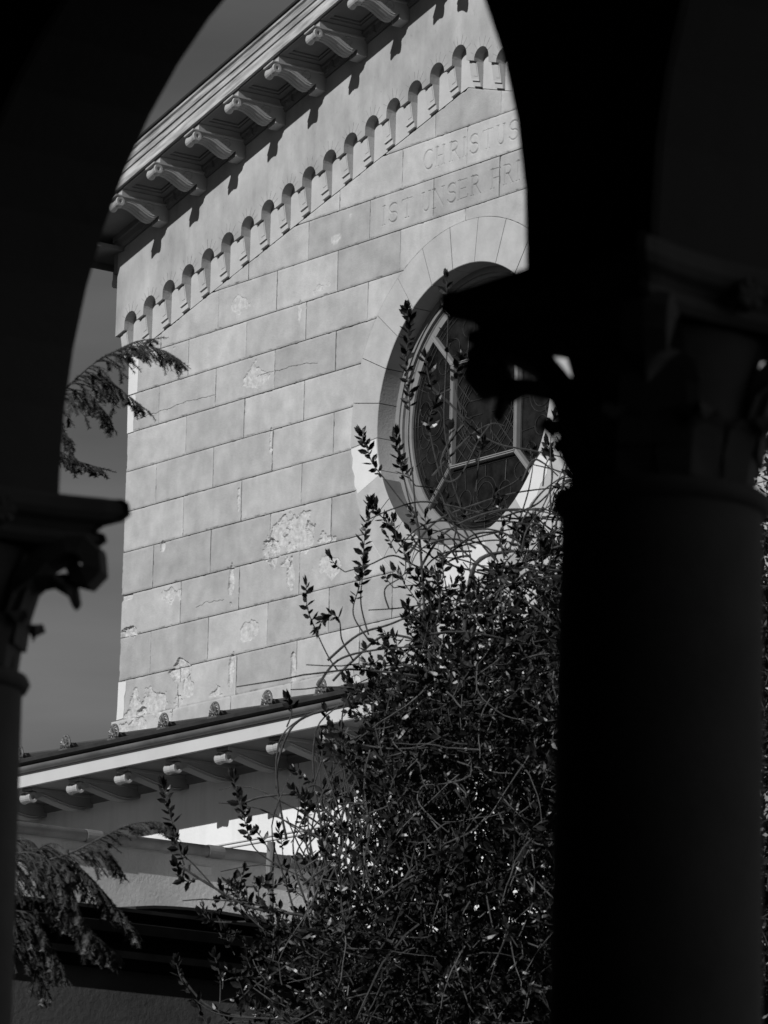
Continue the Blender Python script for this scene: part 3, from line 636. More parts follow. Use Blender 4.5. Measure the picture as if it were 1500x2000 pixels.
# palmette ornaments along the eave, each closing a row of cover tiles
def antefix():
    mb = MB(); K = lambda u, n, v: (u * S, -n * S, v * S)
    for k in range(7):
        a = math.radians(90 + (k - 3) * 30); ln = .155 if k == 3 else .145 - .01 * abs(k - 3); w = .034
        pts = []
        for f, ww, nn in ((.15, .35, .0), (.5, .8, .03), (.8, 1.1, .045), (1.0, .7, .02)):
            cx, cy = .0 + ln * f * math.cos(a) * .72, .085 + ln * f * math.sin(a)
            px, py = -math.sin(a) * w * ww, math.cos(a) * w * ww
            pts.append([K(cx + px, nn - .03, cy + py), K(cx, nn, cy), K(cx - px, nn - .03, cy - py), K(cx, nn - .07, cy)])
        mb.loft(pts)
    mb.loft([[K(u, n, v) for n, v in ((-.06, 0), (.02, 0), (.03, .03), (-.06, .05))] for u in (-.12, .12)])
    arcp = [K(.115 * math.cos(math.radians(t)), -.035, .10 + .145 * math.sin(math.radians(t))) for t in range(-20, 201, 20)]
    mb.tube(arcp, .02 * S, 5)
    for sg in (-1, 1): mb.tube([K(sg * (.075 + .03 * math.cos(j * .9)), .0, .045 + .03 * math.sin(j * .9)) for j in range(7)], .016 * S, 5)
    mb.lathe(K(0, 0, .085), [(.0, .02 * S), (.03 * S, .0), (.0001, -.03 * S)], 8, 'Y')
    return mb
pa = pt = None
tr = lambda u: (G(u, VPF + .56, NP + OP + .08), G(u, VPF + .56 + rz * (OP + NP), 0))
for i in range(-8, 10):
    u = 5.32 - 0.22 + 1.762 * i + .12
    if not PL < u < PR: continue
    pos = Vector(G(u, VPF + .545, NP + OP + .09)) - root_loc(porch)
    if pa is None:
        am = antefix(); am.v = [(x_ * 1.3, y_, z_ * 1.3) for x_, y_, z_ in am.v]; pa = mk('palmette', am, M_ANTE, porch); pa.data.transform(Matrix.Translation(root_loc(porch))); pa.location = pos
        mb = MB(); L_ = OP + NP; mb.tube([(0, .03 * S, .10 * S), (0, .25 * S, .06 * S + .25 * rz * S), (0, L_ * S * .98, .05 * S + L_ * rz * S * .98)], [.075 * S, .07 * S, .07 * S], 8)
        pt = mk('cover_tile_row', mb, M_TILE, porch); pt.data.transform(Matrix.Translation(root_loc(porch))); pt.location = pos
    else:
        for src in (pa, pt): o = src.copy(); COL.objects.link(o); o.parent = porch; o.location = pos

# ------------------------------------------------------------------ side wing with the long round gutter
X1 = 5.036
wing = thing('side_wing', (3.5, -10, 0), 'sunlit rough plastered side wing under a long round rain gutter', 'building')
mb = MB(); mb.box(1.5, X1, -21.0, YP - .004, 0, 7.385); mk('wing_wall', mb, M_WING, wing)
mb = MB(); mb.box(1.4, X1 + .002, -21.05, YP - .006, 7.387, 7.42); mk('flat_roof', mb, M_ROOF, wing)
mb = MB(); mb.tube([(X1 + .05, y, 7.382) for y in (-21.0, -15, -9, YP - .01)], .047, 14); gut = mk('rain_gutter', mb, M_GUT, wing, smooth=True)
for y in (-8.6, -7.6, -6.43, -5.28, -4.5):
    mb = MB(); mb.lathe((X1 + .05, y, 7.382), [(.047, -.072), (.052, -.072), (.052, .07), (.047, .07)], 14, 'Y'); mk('gutter_collar', mb, M_GUT, gut)
for y in (-7.75, -6.52, -5.38):
    mb = MB(); mb.box(X1 + .002, X1 + .012, y - .10, y + .10, 7.20, 7.262)
    for a in range(14):
        for b in range(4): mb.lathe((X1 + .0121, y - .09 + a * .0138, 7.208 + b * .0145), [(.0045, 0), (.0045, .0012)], 5, 'X')
    mk('vent_grille', mb, M_GRILLE, wing)

# ------------------------------------------------------------------ near wing with the dark moulded cornice
X2 = 16.9
near = thing('courtyard_wing', (15.5, -14, 0), 'shaded low courtyard wing with dark moulded cornice behind the evergreens', 'building')
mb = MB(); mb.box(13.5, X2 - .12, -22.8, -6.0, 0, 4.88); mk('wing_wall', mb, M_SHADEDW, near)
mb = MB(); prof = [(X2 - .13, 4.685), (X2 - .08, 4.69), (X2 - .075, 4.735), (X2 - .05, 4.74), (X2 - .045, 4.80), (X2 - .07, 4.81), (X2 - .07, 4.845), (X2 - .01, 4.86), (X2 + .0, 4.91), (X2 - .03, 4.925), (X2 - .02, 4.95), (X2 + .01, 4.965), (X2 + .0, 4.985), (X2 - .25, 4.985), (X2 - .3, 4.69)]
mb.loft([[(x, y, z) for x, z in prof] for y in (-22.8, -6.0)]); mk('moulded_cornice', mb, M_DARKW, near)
mb = MB(); mb.box(13.4, X2 - .26, -22.85, -5.95, 4.882, 4.93); mk('flat_roof', mb, M_ROOF, near)
tl = MB()
for y0 in (-13.8, -12.9, -12.0):
    rs = []
    for j in range(9):
        t = j / 8; y = y0 + .85 * t; z = 4.988 + .028 * math.sin(math.pi * t) ** .7; rs.append([(X2 - .0, y, z - .003), (X2 - .0, y, z + .012), (X2 - .28, y, z + .03), (X2 - .28, y, z - .003)])
    tl.loft(rs)
mk('curved_tile', tl, M_ROOF, near)
pr = ray(530, 1645); kk = (X2 - .2 - CAM[0]) / pr[0]; PT = CAM + pr * kk
mb = MB(); rr = random.Random(4); rs = []
for j in range(9):
    z = 4.932 + (PT[2] - 4.932) * j / 8; r = .021 * (1 + .06 * rr.uniform(-1, 1)); rs.append([(PT[0] + .006 * math.sin(j * .8) + r * (1 + .09 * math.sin(5 * t + j)) * math.cos(t), PT[1] + r * math.sin(t), z) for t in [2 * math.pi * q / 10 for q in range(10)]])
mb.loft(rs)
mb.tube([(PT[0] + .02 * math.cos(t), PT[1] + .021 * math.sin(t), 5.05 + .01 * math.sin(t)) for t in [2 * math.pi * q / 12 for q in range(13)]], .003, 4)
tag(mk('wooden_stake', mb, M_POST), 'short weathered wooden stake standing on the dark cornice roof', 'stake')

# ------------------------------------------------------------------ arcade in front of the camera
YA = -23.34; XA = 32.70; DA = 1.975; TH = 0.27; WP = 0.147; ZS = 3.50; HC = 3.475
RA = DA / 2 - WP
arc_t = thing('arcade', (XA, YA, 0), 'dark round-arched arcade wall framing the view', 'arcade')
mb = MB(); y0, y1 = YA - TH / 2, YA + TH / 2; NA = 24
xs_ends = (XA - 3 * DA, XA + 3 * DA)
ztop = 5.6; zsp = 1.6 + 1.922
for k in range(-3, 3):
    xc = XA + DA * (k + .5); us = [xc - DA / 2, xc - RA] + [xc - RA * math.cos(math.pi * i / NA) for i in range(1, NA)] + [xc + RA, xc + DA / 2]
    zb = lambda x, ins: zsp + math.sqrt(max(0, RA * RA - (x - xc) ** 2)) if ins else HC
    for a, b in zip(us[:-1], us[1:]):
        ins = abs((a + b) / 2 - xc) < RA - 1e-6; za, zb_ = zb(a, ins), zb(b, ins)
        for y in (y0, y1): mb.add([(a, y, za), (b, y, zb_), (b, y, ztop), (a, y, ztop)], [(0, 1, 2, 3)])
        mb.add([(a, y0, za), (b, y0, zb_), (b, y1, zb_), (a, y1, za)], [(0, 1, 2, 3)])
    for x in (xc - RA, xc + RA): mb.add([(x, y0, HC), (x, y1, HC), (x, y1, zsp), (x, y0, zsp)], [(0, 1, 2, 3)])
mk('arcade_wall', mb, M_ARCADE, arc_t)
for k in range(-3, 3):
    xc = XA + DA * (k + .5); mb = MB()
    rs = []
    for i in range(NA + 1):
        t = math.pi * i / NA; P = lambda r, y: (xc - r * math.cos(t), y, zsp + r * math.sin(t)); rs.append([P(RA + .002, y0 - .008), P(RA + .09, y0 - .008), P(RA + .09, y0 + .01), P(RA + .002, y0 + .01)])
    lo_ = lambda ring: [(p[0], p[1], HC + .001) for p in ring]
    rs = [lo_(rs[0])] + rs + [lo_(rs[-1])]
    mb.loft(rs); mk('arch_band', mb, M_ARCADE, arc_t)
corr = MB(); corr.box(XA - 9, XA + 9, -33.0, y0 - .004, 5.6, 6.1); struct(mk('ceiling', corr, M_INNER))
corr = MB(); corr.box(XA - 9, XA + 9, -33.3, -33.0, 0, 5.6); struct(mk('wall_back', corr, M_INNER))
corr = MB(); corr.box(XA + 8.7, XA + 9, -33.0, y0, 0, 5.6); struct(mk('wall_right', corr, M_INNER))
corr = MB(); corr.box(XA - 9, XA - 8.7, -33.0, y0, 0, 5.6); struct(mk('wall_left', corr, M_INNER))
corr = MB(); corr.box(XA - 9, XA + 9, -33.0, YA + .6, -.2, 0.10); struct(mk('floor', corr, M_FLOOR))
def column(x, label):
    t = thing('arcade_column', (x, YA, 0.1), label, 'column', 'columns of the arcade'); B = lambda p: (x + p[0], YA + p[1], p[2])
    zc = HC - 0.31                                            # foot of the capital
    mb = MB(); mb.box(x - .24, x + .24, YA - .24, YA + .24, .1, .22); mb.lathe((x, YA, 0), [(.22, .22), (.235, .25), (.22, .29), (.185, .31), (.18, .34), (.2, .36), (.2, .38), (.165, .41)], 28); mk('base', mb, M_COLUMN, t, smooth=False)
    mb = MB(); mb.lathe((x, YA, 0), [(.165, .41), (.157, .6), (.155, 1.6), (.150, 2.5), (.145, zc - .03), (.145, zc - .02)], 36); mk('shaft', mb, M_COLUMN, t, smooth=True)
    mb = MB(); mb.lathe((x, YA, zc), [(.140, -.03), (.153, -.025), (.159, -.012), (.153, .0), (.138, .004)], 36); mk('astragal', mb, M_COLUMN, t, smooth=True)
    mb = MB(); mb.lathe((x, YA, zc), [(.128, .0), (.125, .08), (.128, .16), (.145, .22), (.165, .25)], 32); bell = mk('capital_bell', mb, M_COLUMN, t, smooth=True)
    # abacus with hollow sides and horned corners
    mb = MB(); s_ = .238
    def outline(sc, z):
        pts = []
        for q in range(4):
            a = math.pi / 2 * q; ca, sa = math.cos(a), math.sin(a)
            for f in [-1 + 2 * i / 10 for i in range(11)]:
                w = s_ * sc; px, py = w - .055 * sc * (1 - f * f) - .012 * (abs(f) > .99), f * w * (.985 if abs(f) > .99 else 1)
                pts.append((x + px * ca - py * sa, YA + px * sa + py * ca, z))
        return pts
    mb.loft([outline(.70, HC - .09), outline(.84, HC - .085), outline(.89, HC - .074), outline(.88, HC - .062), outline(.83, HC - .056), outline(.87, HC - .046), outline(.97, HC - .038), outline(1.01, HC - .026), outline(1.0, HC - .006), outline(.97, HC)]); mk('abacus', mb, M_COLUMN, t)
    # corner volutes on stalks
    for q in range(4):
        a = math.pi / 4 + math.pi / 2 * q; d = Vector((math.cos(a), math.sin(a), 0)); sd = Vector((-d.y, d.x, 0)); o = Vector((x, YA, zc)); mb = MB()
        path = [(.125, .05), (.133, .11), (.150, .165), (.182, .203), (.222, .224), (.25, .222), (.268, .206), (.271, .182), (.258, .168), (.240, .170), (.234, .184), (.244, .194)]
        pts = [o + d * r + Vector((0, 0, z)) for r, z in path]
        rs = []
        for i, p in enumerate(pts):
            dd = (pts[min(i + 1, len(pts) - 1)] - pts[max(i - 1, 0)]).normalized(); nn = dd.cross(sd).normalized(); th = .017 if i < 9 else .012; wd = .05 - .0015 * i
            rs.append([p + nn * th + sd * wd * .8, p + nn * th * 1.3, p + nn * th - sd * wd * .8, p - nn * th - sd * wd, p - nn * th + sd * wd])
        mb.loft(rs); mk('corner_volute', mb, M_COLUMN, t)
        # acanthus leaf under the volute, its tip curling down
        mb = MB(); path = [(.128, .04), (.136, .09), (.152, .135), (.184, .162), (.214, .166), (.236, .150), (.246, .118)]; rs = []
        for i, (r, z) in enumerate(path):
            w = (.045, .06, .065, .06, .045, .03, .006)[i]; th = (.02, .02, .018, .016, .014, .012, .006)[i]; p = o + d * r + Vector((0, 0, z))
            rs.append([p + sd * w + d * (-.012), p + sd * w * .5 + Vector((0, 0, th * .4)), p + d * th * .4 + Vector((0, 0, th)), p - sd * w * .5 + Vector((0, 0, th * .4)), p - sd * w + d * (-.012), p - d * th - Vector((0, 0, th))])
        mb.loft(rs); mk('acanthus_leaf', mb, M_COLUMN, t)
    for q in range(8):
        a = math.pi / 4 * q + math.pi / 8; d = Vector((math.cos(a), math.sin(a), 0)); sd = Vector((-d.y, d.x, 0)); o = Vector((x, YA, zc)); mb = MB(); rs = []
        for i, (r, z) in enumerate([(.13, .0), (.135, .04), (.144, .075), (.158, .093), (.171, .095), (.177, .08)]):
            w = (.04, .05, .05, .042, .028, .01)[i]; p = o + d * r + Vector((0, 0, z)); th = .014
            rs.append([p + sd * w - d * .01, p + d * .008 + Vector((0, 0, th * .6)), p - sd * w - d * .01, p - d * th - Vector((0, 0, th * .8))])
        mb.loft(rs); mk('acanthus_leaf', mb, M_COLUMN, t)
    for q in range(4):
        a = math.pi / 2 * q; d = Vector((math.cos(a), math.sin(a), 0)); mb = MB(); c0 = Vector((x, YA, HC - .045)) + d * .185
        for k in range(6):
            th = math.pi * 2 * k / 6; sd = Vector((-d.y, d.x, 0)); p = c0 + (sd * math.cos(th) + Vector((0, 0, math.sin(th)))) * .022; mb.tube([c0, p], [.012, .014], 6)
        mk('rosette', mb, M_COLUMN, t)
    return t
column(XA + DA, 'dark stone column beyond the right edge, next to the nearest column')
column(XA - 2 * DA, 'dark stone column beyond the left edge, farthest along the arcade')
column(XA, 'dark stone column with leafy capital at the right, nearest the camera')
column(XA - DA - .006, 'dark stone column with leafy capital at the left edge')

# ------------------------------------------------------------------ evergreen shrub
TD = 24.5
tree = thing('evergreen_tree', tuple(PX(900, 1500, TD + .3)[:2]) + (0,), 'tall tangled evergreen with glossy leaves and arching twigs before the gable', 'tree')
rt = random.Random(11)
base = Vector((PX(900, 1500, TD + .3)[0], PX(900, 1500, TD + .3)[1], 0))
def smooth_path(pts, n=6):
    out = []
    for i in range(len(pts) - 1):
        p0 = pts[max(i - 1, 0)]; p1 = pts[i]; p2 = pts[i + 1]; p3 = pts[min(i + 2, len(pts) - 1)]
        for j in range(n):
            t = j / n; out.append(0.5 * ((2 * p1) + (p2 - p0) * t + (2 * p0 - 5 * p1 + 4 * p2 - p3) * t * t + (3 * p1 - p0 - 3 * p2 + p3) * t ** 3))
    out.append(pts[-1]); return out
# trunk and main limbs
mb = MB(); mb.tube(smooth_path([base, base + Vector((.05, .02, 1.2)), base + Vector((-.04, .05, 2.6)), base + Vector((.03, .0, 3.8))]), [.12 - .0035 * i for i in range(19)], 10)
mk('trunk', mb, M_BARK, tree, smooth=True)
crot = base + Vector((.03, 0, 3.7))
def pxs(l, d): return [PX(x, y, d + dd) for x, y, dd in [(q + (0,))[:3] if len(q) == 2 else q for q in l]]
limbs = [
 [(900, 1850), (905, 1500), (905, 1290), (912, 1180), (930, 1100), (985, 1078), (1060, 1075), (1115, 1060)],
 [(860, 1800), (835, 1500), (832, 1290), (828, 1180), (820, 1060), (812, 1005)],
 [(880, 1850), (800, 1450), (740, 1370), (640, 1385), (575, 1415), (545, 1480), (540, 1540)],
 [(960, 1850), (1010, 1500), (1050, 1250), (1090, 1000), (1110, 890)],
 [(1000, 1850), (1100, 1500), (1200, 1250), (1280, 1100), (1330, 950)],
 [(840, 1850), (700, 1650), (600, 1560), (520, 1555), (470, 1570)],
 [(830, 1900), (640, 1800), (500, 1775), (420, 1735), (350, 1690)],
 [(900, 1950), (760, 1960), (600, 1990), (470, 1985), (400, 1960), (350, 1900)],
 [(960, 1900), (985, 1600), (970, 1350), (955, 1200), (1010, 1100)],
 [(900, 1850), (880, 1500), (850, 1290), (760, 1240), (690, 1290), (650, 1330)],
]
for i, l in enumerate(limbs):
    d = TD + rt.uniform(-.7, .7); pts = [crot] + pxs(l, d); sp = smooth_path(pts, 5)
    r0 = (.020 if i == 0 else .014) if i < 5 else .012
    mb = MB(); mb.tube(sp, [max(.006, r0 * (1 - .8 * j / len(sp))) for j in range(len(sp))], 6); mk('branch', mb, M_TWIG, tree, smooth=True)
twigs = MB(); leaf_mb = MB(); leaf_objs = []
def leaf_shape(L_):
    w = L_ * .25; return [(0, 0, 0), (L_ * .3, w * .85, .12 * w), (L_ * .3, -w * .85, .12 * w), (L_ * .62, w * .9, .1 * w - L_ * .03), (L_ * .62, -w * .9, .1 * w - L_ * .03), (L_, 0, -L_ * .10), (L_ * .3, 0, -.35 * w), (L_ * .62, 0, -.4 * w - L_ * .03)], [(0, 6, 1), (0, 2, 6), (1, 6, 7, 3), (6, 2, 4, 7), (3, 7, 5), (7, 4, 5)]
proto_leaf = None
def add_leaf(p, d, L_, single=False):
    global proto_leaf
    d = d.normalized(); ref = Vector((rt.uniform(-1, 1), rt.uniform(-1, 1), rt.uniform(-.3, 1))); y = d.cross(ref)
    if y.length < 1e-3: y = Vector((1, 0, 0))
    y.normalize(); z = d.cross(y)
    if single and len(leaf_objs) < 290:
        if proto_leaf is None:
            vs0, fs = leaf_shape(1.0); me = bpy.data.meshes.new('leaf'); me.from_pydata(vs0, [], fs); me.materials.append(M_LEAF); proto_leaf = me
        o = bpy.data.objects.new('leaf', proto_leaf); COL.objects.link(o); o.parent = tree
        o.matrix_local = Matrix(((d.x * L_, y.x * L_, z.x * L_, p.x - base.x), (d.y * L_, y.y * L_, z.y * L_, p.y - base.y), (d.z * L_, y.z * L_, z.z * L_, p.z - base.z), (0, 0, 0, 1)))
        leaf_objs.append(o); return
    vs0, fs = leaf_shape(L_); leaf_mb.add([p + d * a + y * b + z * c_ for a, b, c_ in vs0], fs)
def sprig(p, d, ln, nl, L_=.042, single=False, r=.0028, bare=.25):
    d = d.normalized(); pts = []; q = p.copy(); dd = d.copy()
    for i in range(6):
        pts.append(q.copy()); dd = (dd + Vector((rt.uniform(-.22, .22), rt.uniform(-.22, .22), .06 + rt.uniform(-.16, .16)))).normalized(); q += dd * ln / 5
    twigs.tube(pts, [r * (1 - .1 * i) for i in range(6)], 4)
    for i in range(nl):
        f = bare + (1 - bare) * (i + .5) / nl; k = min(int(f * 5), 4); a = pts[k] + (pts[k + 1] - pts[k]) * (f * 5 - k); ax = (pts[k + 1] - pts[k]).normalized()
        ang = i * 2.4 + rt.uniform(-.4, .4); s1 = ax.cross(Vector((.3, .5, .8))).normalized(); s2 = ax.cross(s1)
        out = s1 * math.cos(ang) + s2 * math.sin(ang); op = .95 - .75 * f
        add_leaf(a, ax * (1 - op * .8) + out * (.45 + op * .6) + Vector((0, 0, -.05)), L_ * rt.uniform(.55, 1.3), single)
    for _ in range(3): add_leaf(pts[-1], dd + Vector((rt.uniform(-.35, .35), rt.uniform(-.35, .35), rt.uniform(-.1, .35))), L_ * rt.uniform(.8, 1.1), single)
def path_sprig(l, d, nl, L_=.064, r=.0045, start=.45):
    pts = smooth_path(pxs(l, d), 6); n = len(pts)
    twigs.tube(pts, [max(.0022, r * (1 - .65 * j / n)) for j in range(n)], 5)
    for i in range(nl):
        f = start + (1 - start) * (i + .3) / nl; k = min(int(f * (n - 1)), n - 2); a = pts[k] + (pts[k + 1] - pts[k]) * (f * (n - 1) - k); ax = (pts[k + 1] - pts[k]).normalized()
        ang = i * 2.4 + rt.uniform(-.4, .4); s1 = ax.cross(Vector((.3, .5, .8))).normalized(); s2 = ax.cross(s1); out = s1 * math.cos(ang) + s2 * math.sin(ang); op = 1 - .6 * (f - start) / (1 - start)
        add_leaf(a, ax * (.75 - op * .35) + out * (.35 + .5 * op) + Vector((0, 0, -.04)), L_ * rt.uniform(.7, 1.15) * (1.05 - .25 * f), True)
    for _ in range(4): add_leaf(pts[-1], (pts[-1] - pts[-2]).normalized() + Vector((rt.uniform(-.4, .4), rt.uniform(-.4, .4), rt.uniform(0, .35))), L_ * rt.uniform(.7, 1.0), True)
SPR = [  # twigs that stand clear of the mass, root to tip
 ([(660, 1310), (640, 1280), (612, 1220), (600, 1185), (598, 1145)], 9), ([(720, 1240), (705, 1180), (708, 1120), (712, 1050), (722, 985)], 22),
 ([(812, 1005), (790, 985), (755, 940), (728, 905), (715, 870), (706, 850)], 16), ([(812, 1008), (800, 980), (788, 930), (778, 890), (774, 850)], 16),
 ([(812, 1005), (806, 930), (798, 860), (800, 780), (793, 700), (800, 640), (796, 605)], 34), ([(880, 905), (868, 830), (870, 740), (875, 640), (873, 590), (872, 545)], 10),
 ([(826, 1080), (790, 1060), (765, 1030), (742, 1005), (728, 985)], 12), ([(760, 1190), (752, 1150), (790, 1120), (788, 1070), (778, 1050)], 10),
 ([(690, 1290), (668, 1250), (662, 1210), (640, 1200), (622, 1225)], 12), ([(720, 1250), (690, 1200), (700, 1150), (712, 1100)], 10),
 ([(880, 760), (850, 770), (838, 740), (830, 700)], 9), ([(900, 800), (890, 760), (893, 725), (900, 700)], 8),
 ([(860, 930), (845, 870), (838, 820), (850, 790)], 9), ([(930, 960), (935, 900), (942, 865)], 6), ([(900, 990), (880, 930), (872, 880), (880, 840)], 8),
 ([(1110, 810), (1080, 780), (1062, 755), (1055, 735)], 9), ([(1060, 950), (1065, 910), (1075, 890), (1070, 870)], 7), ([(985, 1090), (975, 1040), (1000, 1020), (1010, 1040)], 6),
 ([(1020, 1100), (1030, 1060), (1025, 1030)], 7), ([(1100, 960), (1070, 990), (1040, 1010)], 4),
 ([(470, 1570), (478, 1600), (465, 1560), (455, 1520)], 9), ([(360, 1690), (345, 1640), (330, 1580), (318, 1535)], 14),
 ([(560, 1700), (500, 1660), (480, 1610), (470, 1560)], 12), ([(420, 1735), (380, 1690), (350, 1660), (340, 1630)], 10), ([(470, 1780), (400, 1720), (360, 1720), (345, 1690)], 10),
 ([(600, 1990), (450, 1985), (390, 1960), (355, 1915), (345, 1880)], 12), ([(560, 1420), (570, 1390), (562, 1365)], 6), ([(480, 1800), (420, 1800), (395, 1785)], 6),
 ([(430, 1960), (430, 1910), (420, 1870)], 6), ([(510, 1770), (505, 1740), (520, 1720)], 6),
]
for l, nl in SPR: path_sprig(l, TD + rt.uniform(-.5, .4), int(nl * 1.55))
BARE = [  # leafless arching twigs
 [(830, 745), (880, 790), (930, 842), (975, 868), (1040, 880), (1120, 898)], [(845, 930), (880, 890), (920, 850), (960, 828), (985, 832)], [(800, 1080), (850, 1020), (930, 985), (1010, 962), (1110, 950)],
 [(820, 1110), (870, 1040), (960, 1000), (1040, 996), (1105, 1012)], [(905, 830), (880, 860), (862, 900), (868, 935), (885, 940), (905, 920), (935, 860), (958, 828)],
 [(640, 1290), (700, 1240), (760, 1220), (840, 1190), (900, 1195), (960, 1200)], [(620, 1340), (660, 1290), (730, 1270), (820, 1265), (880, 1285)], [(920, 1085), (890, 1090), (860, 1110), (840, 1160)],
 [(1020, 940), (1040, 900), (1062, 905), (1090, 930)], [(1000, 1060), (1030, 1000), (1060, 960), (1100, 930)], [(560, 1640), (545, 1560), (540, 1480), (556, 1430), (600, 1395)], [(860, 970), (880, 1010), (900, 1060), (905, 1090)],
 [(960, 1190), (990, 1130), (1040, 1105), (1110, 1110)], [(1000, 1230), (1030, 1180), (1075, 1150), (1110, 1160)], [(705, 1700), (690, 1600), (672, 1500), (668, 1400), (690, 1340)], [(640, 1700), (625, 1600), (612, 1500), (620, 1420), (660, 1380)],
]
for l in BARE:
    pts = smooth_path(pxs(l, TD + rt.uniform(-.5, .5)), 6); twigs.tube(pts, [.007 - .004 * j / len(pts) for j in range(len(pts))], 5)
for _ in range(70):                                           # the tangle of arching twigs below the window
    x = rt.uniform(840, 1330); y = rt.uniform(1000, 1200) - max(0, x - 950) * .3; a0 = rt.uniform(-.2, 3.3); l = [(x, y)]; st = rt.uniform(35, 60)
    for j in range(4): x += st * math.cos(a0); y -= st * math.sin(a0) * .8; a0 += rt.uniform(-.7, .7) - (.35 if math.cos(a0) > 0 else -.35); l.append((x, y))
    pts = smooth_path(pxs(l, TD + rt.gauss(0, .5)), 5); twigs.tube(pts, [.0055 - .003 * j / len(pts) for j in range(len(pts))], 4)
    if rt.random() < .6: sprig(pts[-1], pts[-1] - pts[-2] + Vector((0, 0, .02)), .10, 6, .045)
for _ in range(60):                                           # stems fanning up before the bright porch wall
    x0 = rt.uniform(590, 860); y0 = rt.uniform(1720, 1850); x1 = x0 + rt.uniform(-60, 70); y1 = rt.uniform(1450, 1600); b_ = rt.uniform(-60, 60)
    pts = smooth_path(pxs([(x0, y0), (x0 * .6 + x1 * .4 + b_, (y0 * 2 + y1) / 3), (x1 + b_ * .5, (y0 + 2 * y1) / 3), (x1 + rt.uniform(-40, 40), y1)], TD + rt.gauss(.1, .5)), 5)
    twigs.tube(pts, [.0058 - .003 * j / len(pts) for j in range(len(pts))], 4)
    if rt.random() < .3: sprig(pts[-1], pts[-1] - pts[-2] + Vector((0, 0, .03)), .10, 6, .05)
# the dense mass: twigs and sprigs filling the crown
def top_of(x):                                                # upper outline of the thick part, photo pixels
    T_ = [(380, 1920), (450, 1760), (540, 1650), (610, 1540), (670, 1410), (720, 1330), (770, 1270), (830, 1190), (900, 1150), (960, 1110), (1040, 1060), (1110, 1010), (1200, 950), (1400, 900), (1560, 900)]
    for (a, b), (c_, d_) in zip(T_[:-1], T_[1:]):
        if a <= x <= c_: return b + (d_ - b) * (x - a) / (c_ - a)
    return 2100
def sample():
    while True:
        x = rt.uniform(400, 1540); y = rt.uniform(900, 2250); t = top_of(x)
        if y < t - 20: continue
        edge = min(1, (y - t + 20) / 260) * min(1, max(0.0, (x - 430) / 260))
        thin = 1.0
        if x < 600 and y > 1740: thin = .45
        if 1400 < y < 1800 and x < 740: thin = .30
        if x > 1150: thin = .6
        if rt.random() < (.12 + .88 * edge) * thin: return x, y
for _ in range(420):                                          # long thin stems, many hanging
    x, y = sample()
    while x < 640 and y < 1560: x, y = sample()
    d = TD + rt.gauss(.1, .6); p = PX(x, y, d); dr = Vector((rt.uniform(-1, 1), rt.uniform(-1, 1), rt.uniform(-.9, 1.0))).normalized(); q = p.copy(); pts = []
    ln = rt.uniform(.35, .9)
    for j in range(9):
        pts.append(q.copy()); dr = (dr + Vector((rt.uniform(-.2, .2), rt.uniform(-.2, .2), rt.uniform(-.28, .12)))).normalized(); q += dr * ln / 8
    twigs.tube(pts, [.0058 - .0004 * j for j in range(9)], 4)
for _ in range(6800):
    x, y = sample(); d = TD + rt.gauss(.2, .75); p = PX(x, y, d)
    dr = Vector((rt.uniform(-.8, .8), rt.uniform(-.8, .8), rt.uniform(-.35, 1.1)))
    sprig(p, dr, rt.uniform(.10, .24), rt.randint(7, 12), .046, r=.003)
pale = MB()
for _ in range(170):                                          # bare stems hanging in front, sunlight put into their lighter bark colour
    x = rt.uniform(620, 1300); y = rt.uniform(1250, 1950)
    if y < top_of(x) + 60: continue
    q = PX(x, y, TD - rt.uniform(.7, 1.3)); dr = Vector((rt.uniform(-.5, .5), rt.uniform(-.5, .5), rt.uniform(-1, .2))).normalized(); pts = []; ln = rt.uniform(.2, .55)
    cv = Vector((rt.uniform(-.28, .28), rt.uniform(-.28, .28), rt.uniform(-.22, .1)))
    for j in range(10): pts.append(q.copy()); dr = (dr + cv + Vector((rt.uniform(-.2, .2), rt.uniform(-.2, .2), rt.uniform(-.2, .2)))).normalized(); q += dr * ln / 9
    pale.tube(pts, [.0036 - .0002 * j for j in range(10)], 4)
mk('sunlit_twig', pale, M_TWIG_LIT, tree)['kind'] = 'stuff'
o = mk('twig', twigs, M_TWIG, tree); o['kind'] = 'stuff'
o = mk('foliage', leaf_mb, M_LEAF, tree); o['kind'] = 'stuff'

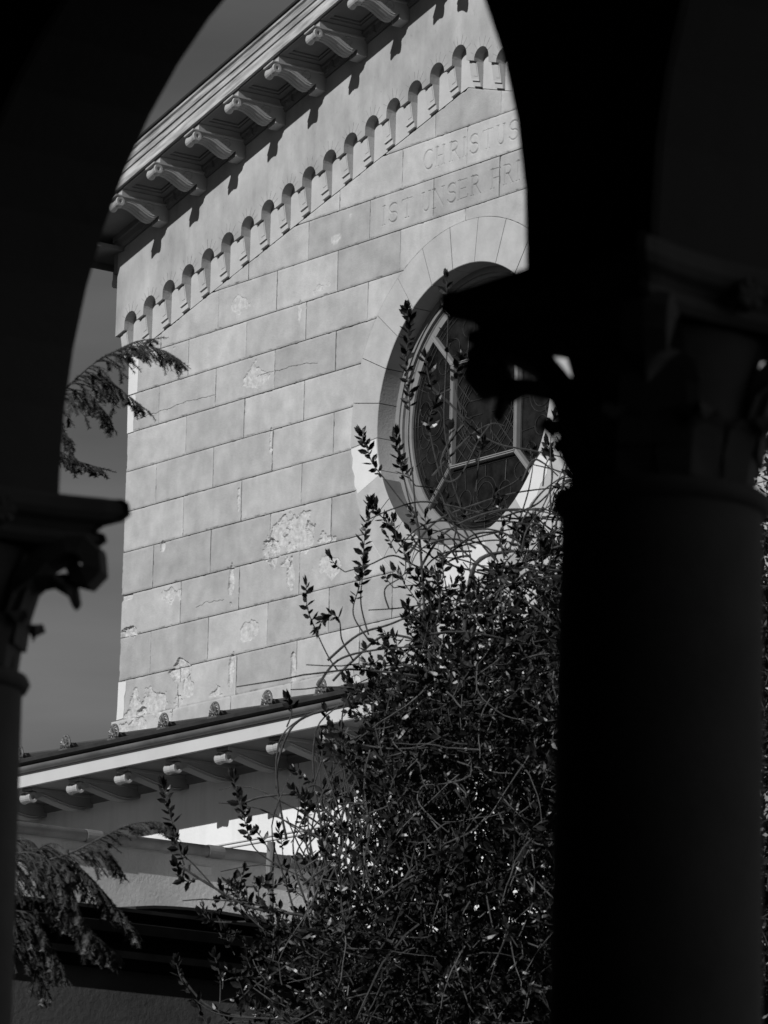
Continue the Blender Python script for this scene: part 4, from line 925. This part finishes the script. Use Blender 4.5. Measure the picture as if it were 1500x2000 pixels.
# ------------------------------------------------------------------ hemlock at the left
HD = 21.0
hb = PX(-150, 1500, HD + .3)
hem = thing('hemlock_tree', (hb[0], hb[1], 0), 'hemlock conifer with drooping needle sprays at the left edge', 'tree')
rt = random.Random(5)
mb = MB(); mb.tube(smooth_path([Vector((hb[0], hb[1], 0)), Vector((hb[0] + .04, hb[1], 2.5)), Vector((hb[0] - .03, hb[1] + .03, 5)), Vector((hb[0], hb[1], 8.5))], 5), [.13 - .007 * j for j in range(16)], 10); mk('trunk', mb, M_BARK, hem, smooth=True)
tw = MB(); nd = MB()
def needle_twig(p, d, ln, droop=.12):
    n = max(4, int(ln / .022)); q = p.copy(); dd = d.normalized(); pts = [q.copy()]
    for i in range(n):
        dd = (dd + Vector((rt.uniform(-.09, .09), rt.uniform(-.09, .09), -droop + rt.uniform(-.06, .06)))).normalized(); q2 = q + dd * ln / n
        side = dd.cross(Vector((0, 0, 1))); side = side.normalized() if side.length > 1e-3 else Vector((1, 0, 0)); up = side.cross(dd)
        for k in range(7):
            b = q + (q2 - q) * (k / 7); sg = 1 if k % 2 else -1; L_ = rt.uniform(.012, .018)
            nd_d = (side * sg * 1.0 + up * rt.uniform(-.5, .6) + dd * .55).normalized(); wv = dd * .0024
            nd.add([b - wv, b + wv, b + nd_d * L_ + wv * .4], [(0, 1, 2)])
        q = q2; pts.append(q.copy())
    tw.tube(pts, [.0022 * (1 - .6 * i / n) for i in range(n + 1)], 4); return pts
def spray(l, d, r=.006, dens=9, ln0=.18, side_only=0):
    pts = smooth_path(pxs(l, d), 7); n = len(pts); br = MB(); br.tube(pts, [max(.002, r * (1 - .8 * j / n)) for j in range(n)], 5); mk('branch', br, M_TWIG, hem, smooth=True)
    tot = sum((b - a).length for a, b in zip(pts[:-1], pts[1:])); m_ = int(tot * dens / .12)
    for i in range(m_):
        f = .12 + .88 * i / m_; k = min(int(f * (n - 1)), n - 2); a = pts[k]; ax = (pts[k + 1] - pts[k]).normalized(); hz = ax.cross(Vector((0, 0, 1))).normalized(); sg = 1 if i % 2 else -1
        ln = ln0 * (1.1 - .65 * f) * rt.uniform(.6, 1.15); dv = ax * rt.uniform(.5, .9) + hz * sg * rt.uniform(.3, .9) + Vector((0, 0, -rt.uniform(.1, .7)))
        tp = needle_twig(a, dv, ln)
        for j in range(2, len(tp) - 1, 3):
            a2 = (tp[j] - tp[j - 1]).normalized(); h2 = a2.cross(Vector((0, 0, 1))); h2 = h2.normalized() if h2.length > 1e-3 else hz
            needle_twig(tp[j], a2 + h2 * rt.choice((-1, 1)) * .8 + Vector((0, 0, -.3)), ln * .35 * rt.uniform(.6, 1.2))
    needle_twig(pts[-1], (pts[-1] - pts[-2]), .06, .05)
HB = [([(-150, 900), (40, 820), (120, 765), (180, 712), (235, 682), (280, 676), (320, 685), (350, 703)], -.1, .13, 3.2), ([(160, 735), (200, 735), (240, 765), (285, 800)], 0, .11, 4), ([(120, 770), (165, 770), (200, 800), (215, 825)], .1, .10, 4),
      ([(230, 685), (265, 668), (300, 662)], 0, .07, 4), ([(-100, 960), (60, 880), (110, 880), (150, 900), (200, 915)], .1, .09, 3.2), ([(100, 830), (130, 850), (145, 905)], .1, .08, 4),
      ([(-150, 1720), (40, 1680), (90, 1655), (150, 1690), (205, 1745), (262, 1815)], 0, .20, 5), ([(-120, 1750), (60, 1710), (130, 1760), (190, 1830), (225, 1860)], .1, .20, 5), ([(-120, 1800), (40, 1780), (90, 1830), (120, 1900)], .1, .2, 5),
      ([(60, 1690), (140, 1665), (200, 1635), (255, 1610), (310, 1606), (335, 1625)], -.1, .13, 4.5), ([(-80, 1700), (50, 1665), (120, 1705), (150, 1770), (170, 1840)], -.15, .2, 5), ([(-100, 1830), (50, 1850), (80, 1890), (90, 1940)], .2, .16, 4.5), ([(150, 1670), (205, 1660), (235, 1700)], 0, .13, 5), ([(-60, 1650), (40, 1640), (75, 1660), (95, 1720)], .2, .16, 5)]
for i, (l, dd, ln, dens) in enumerate(HB): spray(l, HD + dd, dens=dens * (2.6 if i < 6 else 2.4), ln0=ln * (1.5 if i < 6 else 1.1))
o = mk('twig', tw, M_TWIG, hem); o['kind'] = 'stuff'
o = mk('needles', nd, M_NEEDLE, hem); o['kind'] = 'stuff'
